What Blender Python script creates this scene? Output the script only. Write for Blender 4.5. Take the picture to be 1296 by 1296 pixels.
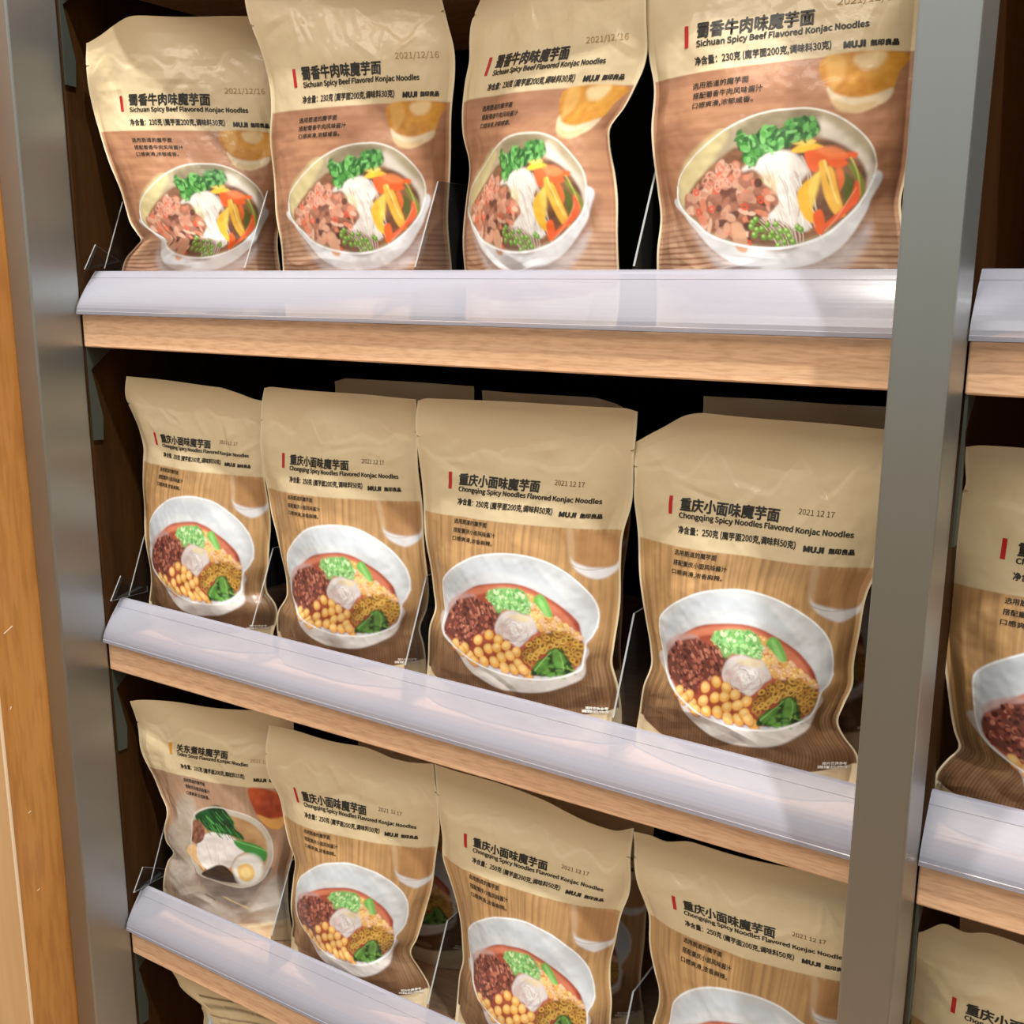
import bpy, bmesh, math
import numpy as np
from mathutils import Matrix, Vector

SC = bpy.context.scene
COL = SC.collection
for _o in list(bpy.data.objects):
    bpy.data.objects.remove(_o, do_unlink=True)

# ------------------------------------------------------------------ camera
# world: X along the shelf fronts, Y into the shelving, Z up, metres;
# origin at the top front edge of the upper shelf where it meets the left post
FPX, YAW, PITCH, ROLL = 1334.33, -0.551856, 0.213237, 0.005129
cam_d = bpy.data.cameras.new('camera')
cam_d.sensor_width = 36.0
cam_d.lens = FPX / 1296.0 * 36.0
cam_d.clip_start = 0.02
cam = bpy.data.objects.new('camera', cam_d)
COL.objects.link(cam)
_fw = Vector((math.sin(YAW) * math.cos(PITCH), math.cos(YAW) * math.cos(PITCH), -math.sin(PITCH)))
_r = Vector((math.cos(YAW), -math.sin(YAW), 0))
_u = _r.cross(_fw)
_r2 = math.cos(ROLL) * _r + math.sin(ROLL) * _u
_u2 = -math.sin(ROLL) * _r + math.cos(ROLL) * _u
_m = Matrix((_r2, _u2, -_fw)).transposed().to_4x4()
_m.translation = Vector((0.814429, -0.601317, 0.028236))
cam.matrix_world = _m
SC.camera = cam

# ------------------------------------------------------------------ light
SC.view_settings.view_transform = 'Standard'
SC.view_settings.look = 'None'
SC.view_settings.gamma = 1.0
SC.view_settings.use_curve_mapping = False
SC.view_settings.exposure = 0.0

world = bpy.data.worlds.new('store_interior')
SC.world = world
world.use_nodes = True
_nt = world.node_tree
_nt.nodes.clear()
_out = _nt.nodes.new('ShaderNodeOutputWorld')
_bg = _nt.nodes.new('ShaderNodeBackground')
_tc = _nt.nodes.new('ShaderNodeTexCoord')
_sep = _nt.nodes.new('ShaderNodeSeparateXYZ')
_mr = _nt.nodes.new('ShaderNodeMapRange')
_mr.inputs['From Min'].default_value = -0.8
_mr.inputs['From Max'].default_value = 0.8
_rp = _nt.nodes.new('ShaderNodeValToRGB')
_e = _rp.color_ramp.elements
_e[0].position = 0.0; _e[0].color = (0.30, 0.20, 0.12, 1)
_e[1].position = 1.0; _e[1].color = (0.95, 0.90, 0.82, 1)
for _p, _c in ((0.30, (0.36, 0.25, 0.155, 1)), (0.44, (0.42, 0.35, 0.26, 1)), (0.54, (0.56, 0.58, 0.54, 1)), (0.70, (0.70, 0.74, 0.72, 1))):
    _x = _rp.color_ramp.elements.new(_p); _x.color = _c
_nt.links.new(_tc.outputs['Generated'], _sep.inputs[0])
_nt.links.new(_sep.outputs['Z'], _mr.inputs['Value'])
_nt.links.new(_mr.outputs[0], _rp.inputs[0])
_nt.links.new(_rp.outputs[0], _bg.inputs['Color'])
_bg.inputs['Strength'].default_value = 0.90
_nt.links.new(_bg.outputs[0], _out.inputs[0])


def area(name, loc, target, size, power, color, size_y=None):
    d = bpy.data.lights.new(name, 'AREA')
    d.energy = power; d.color = color; d.size = size
    if size_y:
        d.shape = 'RECTANGLE'; d.size_y = size_y
    o = bpy.data.objects.new(name, d)
    COL.objects.link(o)
    o.location = loc
    o.rotation_euler = (Vector(target) - Vector(loc)).to_track_quat('-Z', 'Y').to_euler()
    return o


def spot(name, loc, target, power, color, angle, blend=0.5, radius=0.03):
    d = bpy.data.lights.new(name, 'SPOT')
    d.energy = power; d.color = color
    d.spot_size = math.radians(angle); d.spot_blend = blend; d.shadow_soft_size = radius
    o = bpy.data.objects.new(name, d)
    COL.objects.link(o)
    o.location = loc
    o.rotation_euler = (Vector(target) - Vector(loc)).to_track_quat('-Z', 'Y').to_euler()
    return o


# ceiling downlights close in front of the shelves
spot('ceiling_downlight', (0.30, -0.64, 2.60), (0.40, 0.0, -0.3), 330, (1.0, 0.95, 0.86), 50, 0.6, 0.045)
spot('ceiling_downlight_far', (1.60, -0.85, 2.40), (0.35, 0.0, -0.2), 340, (0.95, 0.98, 0.97), 56, 0.6, 0.045)
# added soft fill over the aisle, standing in for other store lamps
area('aisle_fill', (0.5, -1.7, 1.7), (0.4, 0.0, -0.2), 1.8, 28, (1.0, 0.93, 0.82), 0.7)

# ------------------------------------------------------------------ helpers
def tag(o, label=None, cat=None, group=None, kind=None):
    if label: o['label'] = label
    if cat: o['category'] = cat
    if group: o['group'] = group
    if kind: o['kind'] = kind
    return o


def empty(name, loc, label, cat, group=None):
    o = bpy.data.objects.new(name, None)
    o.empty_display_size = 0.02
    COL.objects.link(o)
    o.location = loc
    return tag(o, label, cat, group)


def link(name, me, mats, parent=None, smooth=False):
    for m in (mats if isinstance(mats, (list, tuple)) else [mats]):
        me.materials.append(m)
    if smooth:
        me.polygons.foreach_set('use_smooth', np.ones(len(me.polygons), bool))
    o = bpy.data.objects.new(name, me)
    COL.objects.link(o)
    if parent:
        o.parent = parent
    return o


def from_bm(name, bm, mats, parent=None, smooth=False):
    me = bpy.data.meshes.new(name)
    bm.normal_update()
    bm.to_mesh(me)
    bm.free()
    return link(name, me, mats, parent, smooth)


def add_box(bm, a, b, bevel=0.0, seg=2):
    x0, y0, z0 = a; x1, y1, z1 = b
    r = bmesh.ops.create_cube(bm, size=1.0)
    for v in r['verts']:
        v.co = Vector(((x0 + x1) / 2 + v.co.x * (x1 - x0), (y0 + y1) / 2 + v.co.y * (y1 - y0), (z0 + z1) / 2 + v.co.z * (z1 - z0)))
    if bevel:
        es = list({e for v in r['verts'] for e in v.link_edges})
        bmesh.ops.bevel(bm, geom=es, offset=bevel, segments=seg, profile=0.5, affect='EDGES')


def add_prism(bm, pts, axis, a, b, mat_of=None):
    """closed polygon swept along an axis; pts are the two other coordinates"""
    def P(p, t):
        if axis == 'X': return (t, p[0], p[1])
        if axis == 'Y': return (p[0], t, p[1])
        return (p[0], p[1], t)
    va = [bm.verts.new(P(p, a)) for p in pts]
    vb = [bm.verts.new(P(p, b)) for p in pts]
    n = len(pts)
    fs = [bm.faces.new(va), bm.faces.new(list(reversed(vb)))]
    for i in range(n):
        j = (i + 1) % n
        f = bm.faces.new((va[i], vb[i], vb[j], va[j]))
        if mat_of: f.material_index = mat_of(i)
        fs.append(f)
    bmesh.ops.recalc_face_normals(bm, faces=fs)
    return fs


# ------------------------------------------------------------------ materials
def new_mat(name):
    m = bpy.data.materials.new(name)
    m.use_nodes = True
    nt = m.node_tree
    return m, nt, nt.nodes['Principled BSDF']


def wood_mat(name, c1, c2, axis='X', rough=0.45, scale=1.0, fleck=0.35):
    m, nt, b = new_mat(name)
    tc = nt.nodes.new('ShaderNodeTexCoord')
    mp = nt.nodes.new('ShaderNodeMapping')
    s = {'X': (4, 90, 90), 'Z': (90, 90, 4), 'Y': (90, 4, 90)}[axis]
    mp.inputs['Scale'].default_value = tuple(v * scale for v in s)
    n1 = nt.nodes.new('ShaderNodeTexNoise')
    n1.inputs['Scale'].default_value = 1.0; n1.inputs['Detail'].default_value = 5.0; n1.inputs['Distortion'].default_value = 0.6
    mp2 = nt.nodes.new('ShaderNodeMapping')
    mp2.inputs['Scale'].default_value = tuple(v * scale * f for v, f in zip(s, ((16, 7, 7) if axis == 'X' else (7, 7, 16) if axis == 'Z' else (7, 16, 7))))
    n2 = nt.nodes.new('ShaderNodeTexNoise')
    n2.inputs['Scale'].default_value = 1.0; n2.inputs['Detail'].default_value = 2.0
    rp = nt.nodes.new('ShaderNodeValToRGB')
    rp.color_ramp.elements[0].position = 0.30; rp.color_ramp.elements[0].color = (*c2, 1)
    rp.color_ramp.elements[1].position = 0.68; rp.color_ramp.elements[1].color = (*c1, 1)
    mx = nt.nodes.new('ShaderNodeMix'); mx.data_type = 'RGBA'; mx.blend_type = 'MULTIPLY'
    rp2 = nt.nodes.new('ShaderNodeValToRGB')
    rp2.color_ramp.elements[0].position = 0.36; rp2.color_ramp.elements[0].color = (1 - fleck, 1 - fleck * 1.25, 1 - fleck * 1.4, 1)
    rp2.color_ramp.elements[1].position = 0.56; rp2.color_ramp.elements[1].color = (1, 1, 1, 1)
    mx.inputs['Factor'].default_value = 0.8
    L = nt.links.new
    L(tc.outputs['Object'], mp.inputs[0]); L(tc.outputs['Object'], mp2.inputs[0])
    L(mp.outputs[0], n1.inputs['Vector']); L(mp2.outputs[0], n2.inputs['Vector'])
    L(n1.outputs['Fac'], rp.inputs[0]); L(n2.outputs['Fac'], rp2.inputs[0])
    L(rp.outputs[0], mx.inputs[6]); L(rp2.outputs[0], mx.inputs[7])
    L(mx.outputs[2], b.inputs['Base Color'])
    bp = nt.nodes.new('ShaderNodeBump'); bp.inputs['Strength'].default_value = 0.08; bp.inputs['Distance'].default_value = 0.001
    L(n2.outputs['Fac'], bp.inputs['Height']); L(bp.outputs[0], b.inputs['Normal'])
    b.inputs['Roughness'].default_value = rough
    return m


def plain_mat(name, col, rough=0.5, metal=0.0, spec=0.5):
    m, nt, b = new_mat(name)
    b.inputs['Base Color'].default_value = (*col, 1)
    b.inputs['Roughness'].default_value = rough
    b.inputs['Metallic'].default_value = metal
    b.inputs['Specular IOR Level'].default_value = spec
    n = nt.nodes.new('ShaderNodeTexNoise'); n.inputs['Scale'].default_value = 60
    tc = nt.nodes.new('ShaderNodeTexCoord')
    mr = nt.nodes.new('ShaderNodeMapRange')
    mr.inputs['To Min'].default_value = max(0.02, rough - 0.05); mr.inputs['To Max'].default_value = min(1, rough + 0.05)
    nt.links.new(tc.outputs['Object'], n.inputs['Vector']); nt.links.new(n.outputs['Fac'], mr.inputs['Value'])
    nt.links.new(mr.outputs[0], b.inputs['Roughness'])
    return m


def steel_mat():
    m, nt, b = new_mat('brushed_steel')
    b.inputs['Metallic'].default_value = 0.95
    tc = nt.nodes.new('ShaderNodeTexCoord'); mp = nt.nodes.new('ShaderNodeMapping')
    mp.inputs['Scale'].default_value = (700, 700, 5)
    n = nt.nodes.new('ShaderNodeTexNoise'); n.inputs['Scale'].default_value = 1.0; n.inputs['Detail'].default_value = 3
    mr = nt.nodes.new('ShaderNodeMapRange'); mr.inputs['To Min'].default_value = 0.38; mr.inputs['To Max'].default_value = 0.43
    rp = nt.nodes.new('ShaderNodeValToRGB')
    rp.color_ramp.elements[0].color = (0.41, 0.42, 0.405, 1); rp.color_ramp.elements[1].color = (0.43, 0.44, 0.425, 1)
    L = nt.links.new
    L(tc.outputs['Object'], mp.inputs[0]); L(mp.outputs[0], n.inputs['Vector'])
    L(n.outputs['Fac'], mr.inputs['Value']); L(mr.outputs[0], b.inputs['Roughness'])
    L(n.outputs['Fac'], rp.inputs[0]); L(rp.outputs[0], b.inputs['Base Color'])
    tg = nt.nodes.new('ShaderNodeTangent'); tg.direction_type = 'RADIAL'; tg.axis = 'Z'
    b.inputs['Anisotropic'].default_value = 0.75      # vertical brushing spreads reflections sideways
    L(tg.outputs[0], b.inputs['Tangent'])
    return m


def clear_mat(name, see, tint, body, rough=0.1, emit=0.0):
    """thin clear plastic: part passes straight through, part is glossy milky plastic"""
    m, nt, b = new_mat(name)
    out = nt.nodes['Material Output']
    tr = nt.nodes.new('ShaderNodeBsdfTransparent'); tr.inputs['Color'].default_value = (*tint, 1)
    b.inputs['Base Color'].default_value = (*body, 1)
    b.inputs['Roughness'].default_value = rough
    b.inputs['IOR'].default_value = 1.49
    mx = nt.nodes.new('ShaderNodeMixShader')
    fr = nt.nodes.new('ShaderNodeFresnel'); fr.inputs['IOR'].default_value = 1.3
    mr = nt.nodes.new('ShaderNodeMapRange')
    mr.inputs['To Min'].default_value = 1 - see; mr.inputs['To Max'].default_value = min(1.0, 1 - see + 0.5)
    tc = nt.nodes.new('ShaderNodeTexCoord'); mp = nt.nodes.new('ShaderNodeMapping'); mp.inputs['Scale'].default_value = (3, 400, 400)
    n = nt.nodes.new('ShaderNodeTexNoise'); n.inputs['Scale'].default_value = 1.0
    bp = nt.nodes.new('ShaderNodeBump'); bp.inputs['Strength'].default_value = 0.12; bp.inputs['Distance'].default_value = 0.0006
    L = nt.links.new
    L(tc.outputs['Object'], mp.inputs[0]); L(mp.outputs[0], n.inputs['Vector']); L(n.outputs['Fac'], bp.inputs['Height'])
    L(bp.outputs[0], b.inputs['Normal'])
    L(fr.outputs[0], mr.inputs['Value']); L(mr.outputs[0], mx.inputs[0])
    L(tr.outputs[0], mx.inputs[1]); L(b.outputs[0], mx.inputs[2]); L(mx.outputs[0], out.inputs['Surface'])
    return m


def film_mat():
    m, nt, b = new_mat('printed_film')
    at = nt.nodes.new('ShaderNodeAttribute'); at.attribute_name = 'print'
    L = nt.links.new
    L(at.outputs['Color'], b.inputs['Base Color'])
    b.inputs['Roughness'].default_value = 0.42
    b.inputs['Specular IOR Level'].default_value = 0.35
    b.inputs['Coat Weight'].default_value = 0.35
    b.inputs['Coat Roughness'].default_value = 0.09
    tc = nt.nodes.new('ShaderNodeTexCoord')
    n = nt.nodes.new('ShaderNodeTexNoise'); n.inputs['Scale'].default_value = 75; n.inputs['Detail'].default_value = 4; n.inputs['Distortion'].default_value = 0.8
    bp = nt.nodes.new('ShaderNodeBump'); bp.inputs['Strength'].default_value = 0.42; bp.inputs['Distance'].default_value = 0.003
    L(tc.outputs['Object'], n.inputs['Vector']); L(n.outputs['Fac'], bp.inputs['Height'])
    L(bp.outputs[0], b.inputs['Coat Normal'])
    n2 = nt.nodes.new('ShaderNodeTexNoise'); n2.inputs['Scale'].default_value = 24; n2.inputs['Detail'].default_value = 2
    b2 = nt.nodes.new('ShaderNodeBump'); b2.inputs['Strength'].default_value = 0.22; b2.inputs['Distance'].default_value = 0.006
    L(tc.outputs['Object'], n2.inputs['Vector']); L(n2.outputs['Fac'], b2.inputs['Height']); L(b2.outputs[0], b.inputs['Normal'])
    return m


BEECH = wood_mat('beech_shelf', (0.82, 0.52, 0.32), (0.70, 0.40, 0.225), 'X', 0.5, 1.0, 0.22)
BROWN = wood_mat('brown_upright', (0.48, 0.21, 0.052), (0.32, 0.115, 0.022), 'Z', 0.35, 0.35, 0.2)
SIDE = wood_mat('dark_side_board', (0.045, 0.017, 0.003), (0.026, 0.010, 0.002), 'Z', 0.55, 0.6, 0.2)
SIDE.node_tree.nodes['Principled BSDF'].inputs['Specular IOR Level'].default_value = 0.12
TAN = wood_mat('tan_face', (0.60, 0.36, 0.17), (0.53, 0.30, 0.135), 'Z', 0.5, 0.15, 0.06)
STEEL = steel_mat()
BLACK = plain_mat('black_back', (0.006, 0.010, 0.006), 0.8, 0, 0.1)
BRACKET = plain_mat('grey_bracket', (0.045, 0.052, 0.040), 0.5, 0.3)
RAIL = clear_mat('frosted_rail', 0.48, (0.93, 0.93, 0.96), (0.39, 0.38, 0.435), 0.2)
ACRYL = clear_mat('clear_acrylic', 0.93, (0.97, 0.975, 0.975), (0.03, 0.03, 0.03), 0.08)
EDGE = clear_mat('acrylic_edge', 0.45, (0.9, 0.92, 0.92), (0.50, 0.50, 0.50), 0.12)
FILM = film_mat()
INK = plain_mat('black_ink', (0.022, 0.018, 0.013), 0.4)
INK_DATE = plain_mat('brown_date_ink', (0.11, 0.06, 0.02), 0.5)
INK_GOLD = plain_mat('faint_date_ink', (0.42, 0.26, 0.10), 0.5)
INK_RED = plain_mat('red_ink', (0.48, 0.012, 0.012), 0.4)
INK_AMBER = plain_mat('amber_ink', (0.72, 0.30, 0.02), 0.4)
INK_WHITE = plain_mat('white_ink', (0.75, 0.72, 0.66), 0.4)
FLOOR = wood_mat('floor_planks', (0.42, 0.27, 0.15), (0.30, 0.18, 0.095), 'X', 0.4, 0.2, 0.15)

# ------------------------------------------------------------------ the printed artwork
ART = {
 'CQ': {
  'rim': [(101,588),(115,559),(172,522),(259,484),(348,457),(460,441),(555,437),(647,443),(724,459),(802,486),(862,518),(902,555),(922,598),(922,637),(905,665),(885,688),(888,724),(879,765),(819,788),(736,806),(649,816),(563,820),(474,818),(382,808),(293,788),(195,759),(118,718),(101,659)],
  'out': [(101,659),(121,729),(233,780),(310,831),(399,859),(497,871),(621,863),(701,851),(799,824),(879,792),(899,745),(876,692),(586,629)],
  'soup': [(135,665),(184,624),(264,580),(345,549),(434,533),(543,524),(626,531),(710,553),(784,582),(845,622),(862,657),(874,688),(876,739),(845,776),(767,792),(655,804),(537,808),(417,798),(287,776),(184,747),(126,712)],
  'scal': [(402,578),(422,555),(491,541),(575,539),(618,555),(638,584),(621,610),(572,606),(514,604),(471,620),(440,596)],
  'meat': [(126,671),(204,620),(299,592),(379,594),(457,602),(486,622),(466,659),(420,682),(325,714),(319,753),(227,747),(144,722)],
  'nood': [(486,622),(543,604),(601,612),(641,616),(672,655),(641,676),(618,698),(583,720),(532,700),(468,694),(445,665)],
  'pean': [(606,557),(638,559),(675,580),(718,602),(759,616),(813,641),(865,673),(796,673),(718,661),(678,647),(647,616)],
  'ring': [(635,767),(609,741),(635,702),(681,671),(744,659),(807,665),(874,688),(885,720),(876,757),(839,757),(787,710),(721,708),(684,743)],
  'green': [(652,788),(681,763),(721,737),(747,710),(782,712),(822,739),(842,765),(819,788),(767,794),(698,800),(655,800)],
  'cuc': [(647,565),(670,547),(695,553),(721,578),(739,606),(718,610),(678,588)],
  'gbase': [(796,427),(816,445),(899,459),(974,453),(1000,418),(991,459),(948,486),(902,492),(833,471),(807,449)],
  'glass': [(764,361),(971,361),(1000,410),(991,455),(905,490),(833,471),(805,441)],
  'peas': [(359,722),(414,696),(471,704),(371,763),(425,743),(471,733),(520,720),(580,735),(500,763),(546,751),(457,784),(399,790),(509,796),(560,794),(589,773),(319,782),(287,759),(342,796),(224,757),(267,773),(629,800),(609,788)],
 },
 'SC': {
  'rim': [(126,629),(144,602),(198,567),(267,535),(348,502),(434,478),(514,467),(595,465),(655,467),(718,478),(779,498),(839,529),(879,561),(897,594),(899,624),(888,659),(862,694),(807,729),(741,761),(678,778),(598,790),(514,792),(428,786),(336,771),(264,751),(218,727),(161,700),(126,667)],
  'out': [(124,657),(158,708),(221,749),(287,790),(362,822),(443,839),(552,843),(655,835),(736,814),(799,784),(856,739),(899,688),(899,614),(566,673)],
  'soup': [(158,676),(193,643),(259,604),(336,565),(397,545),(474,537),(589,531),(704,537),(787,557),(842,588),(876,629),(876,673),(842,704),(793,731),(736,755),(672,771),(598,782),(514,784),(428,778),(345,763),(273,743),(218,718),(172,696)],
  'pars': [(397,537),(402,506),(440,524),(480,514),(511,502),(555,514),(583,492),(612,486),(652,486),(684,494),(701,520),(667,535),(621,543),(575,551),(526,563),(486,578),(468,596),(425,576),(417,553)],
  'nood': [(411,606),(445,586),(494,567),(575,561),(624,573),(670,610),(649,635),(635,665),(655,702),(684,733),(672,753),(618,747),(555,724),(491,718),(494,698),(540,673),(552,643),(500,620),(463,602)],
  'meat': [(164,676),(227,635),(290,606),(336,584),(382,584),(411,600),(440,618),(500,635),(555,663),(555,694),(503,718),(448,722),(451,755),(437,784),(382,773),(333,759),(264,743),(218,718),(178,698)],
  'orange': [(652,569),(707,565),(761,573),(830,573),(828,586),(796,588),(805,600),(767,608),(713,598),(701,616),(670,606)],
  'yring': [(601,565),(638,549),(684,549),(718,559),(687,565),(641,569)],
  'ypep': [(638,669),(652,645),(687,627),(707,620),(707,661),(693,692),(710,729),(684,733),(655,712)],
  'ys1': [(704,594),(730,592),(741,633),(790,678),(813,714),(802,722),(776,716),(744,678),(721,637)],
  'ys2': [(736,606),(756,610),(776,643),(805,694),(793,700),(761,657)],
  'ol1': [(805,600),(830,606),(868,639),(882,673),(868,694),(859,663),(830,629)],
  'ol2': [(784,629),(810,622),(836,653),(833,698),(805,708),(810,673)],
  'or2': [(730,759),(776,737),(842,698),(856,649),(876,673),(871,700),(813,735),(759,757)],
  'or3': [(698,716),(727,704),(739,729),(727,759),(704,757)],
  'or4': [(764,612),(784,608),(802,639),(787,667),(770,653)],
  'glass': [(693,355),(960,355),(945,400),(920,453),(882,471),(819,484),(753,467),(718,437)],
  'gbase': [(713,422),(750,441),(816,451),(876,445),(928,433),(920,455),(882,471),(819,484),(753,469),(721,441)],
  'corn': [(457,729),(471,722),(451,739),(474,747),(463,759),(500,765),(526,765),(517,735),(552,735),(569,751),(592,751),(557,767),(583,778),(557,786),(603,765),(635,743),(647,749),(615,778),(537,755),(494,745)],
 },
 'OD': {
  'rim': [(253,498),(328,455),(489,416),(672,420),(779,447),(836,496),(874,571),(882,645),(853,698),(796,733),(701,753),(572,749),(437,733),(307,704),(290,627)],
  'out': [(296,680),(365,741),(420,786),(494,829),(606,851),(713,839),(793,780),(851,712),(882,645),(586,584)],
  'soup': [(284,510),(345,469),(500,435),(667,441),(759,469),(810,512),(842,580),(845,641),(799,696),(693,727),(578,727),(440,714),(345,688),(328,608)],
  'green': [(313,465),(399,433),(506,408),(569,416),(618,453),(618,484),(661,506),(675,531),(595,518),(497,520),(408,514),(353,492),(307,486)],
  'stalk': [(615,535),(721,543),(830,573),(836,624),(767,606),(641,565)],
  'nood': [(336,608),(379,537),(511,512),(629,535),(695,578),(641,610),(609,665),(546,661),(399,686)],
  'sauce': [(362,712),(468,673),(560,661),(632,700),(701,731),(601,737),(477,735)],
  'mush': [(267,565),(270,498),(336,484),(374,506),(376,561),(319,588)],
  'tofu': [(250,635),(310,592),(385,649),(382,694),(342,673)],
  'glass': [(750,322),(951,347),(945,453),(911,480),(851,476),(810,451)],
  'gbase': [(790,422),(871,439),(945,435),(945,457),(911,480),(851,476),(810,451)],
  'cloth': [(0,741),(129,471),(339,408),(313,714),(621,865),(914,692),(1000,810),(1000,947),(779,943),(299,900)],
  'egg': [(730,667),(839,665),(710,592),(721,680),(787,682)],
 },
}
PW, PH = 172.0, 245.0            # flat size of one pouch, millimetres
RES = 5.0                        # canvas pixels per millimetre
CW, CH = int(PW * RES), int(PH * RES)
_YY, _XX = np.mgrid[0:CH, 0:CW]
SS, QQ = (_XX + 0.5) / CW, (_YY + 0.5) / CH


def lin(c):
    c = np.asarray(c, float) / 255.0
    return np.where(c <= 0.04045, c / 12.92, ((c + 0.055) / 1.055) ** 2.4)


def vnoise(shape, cells, rng):
    """smooth value noise, cells = (rows, columns)"""
    g = rng.random((cells[0] + 3, cells[1] + 3))
    y = np.linspace(0, cells[0], shape[0]); x = np.linspace(0, cells[1], shape[1])
    yi = y.astype(int); xi = x.astype(int)
    ty = y - yi; tx = x - xi
    ty = (ty * ty * (3 - 2 * ty))[:, None]; tx = (tx * tx * (3 - 2 * tx))[None]
    a = g[np.ix_(yi, xi)]; b = g[np.ix_(yi, xi + 1)]; c = g[np.ix_(yi + 1, xi)]; d = g[np.ix_(yi + 1, xi + 1)]
    return (a * (1 - tx) + b * tx) * (1 - ty) + (c * (1 - tx) + d * tx) * ty


def fbm(shape, cells, rng, octv=4):
    o = np.zeros(shape); a = 1.0; t = 0
    for _ in range(octv):
        o += a * vnoise(shape, cells, rng); t += a
        a *= 0.5; cells = (cells[0] * 2, cells[1] * 2)
    return o / t


def open_spline(pts, n=8):
    p = np.asarray(pts, float)
    p = np.concatenate([2 * p[:1] - p[1:2], p, 2 * p[-1:] - p[-2:-1]]); out = []
    for i in range(1, len(p) - 2):
        a, b, c, d = p[i - 1], p[i], p[i + 1], p[i + 2]
        for t in np.arange(n) / n:
            out.append(0.5 * (2 * b + (c - a) * t + (2 * a - 5 * b + 4 * c - d) * t * t + (3 * b - a - 3 * c + d) * t ** 3))
    out.append(p[-2])
    return np.array(out)


def spline(pts, n=8):
    p = np.asarray(pts, float); out = []
    N = len(p)
    for i in range(N):
        a, b, c, d = p[i - 1], p[i], p[(i + 1) % N], p[(i + 2) % N]
        for t in np.arange(n) / n:
            out.append(0.5 * (2 * b + (c - a) * t + (2 * a - 5 * b + 4 * c - d) * t * t + (3 * b - a - 3 * c + d) * t ** 3))
    return np.array(out)


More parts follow.
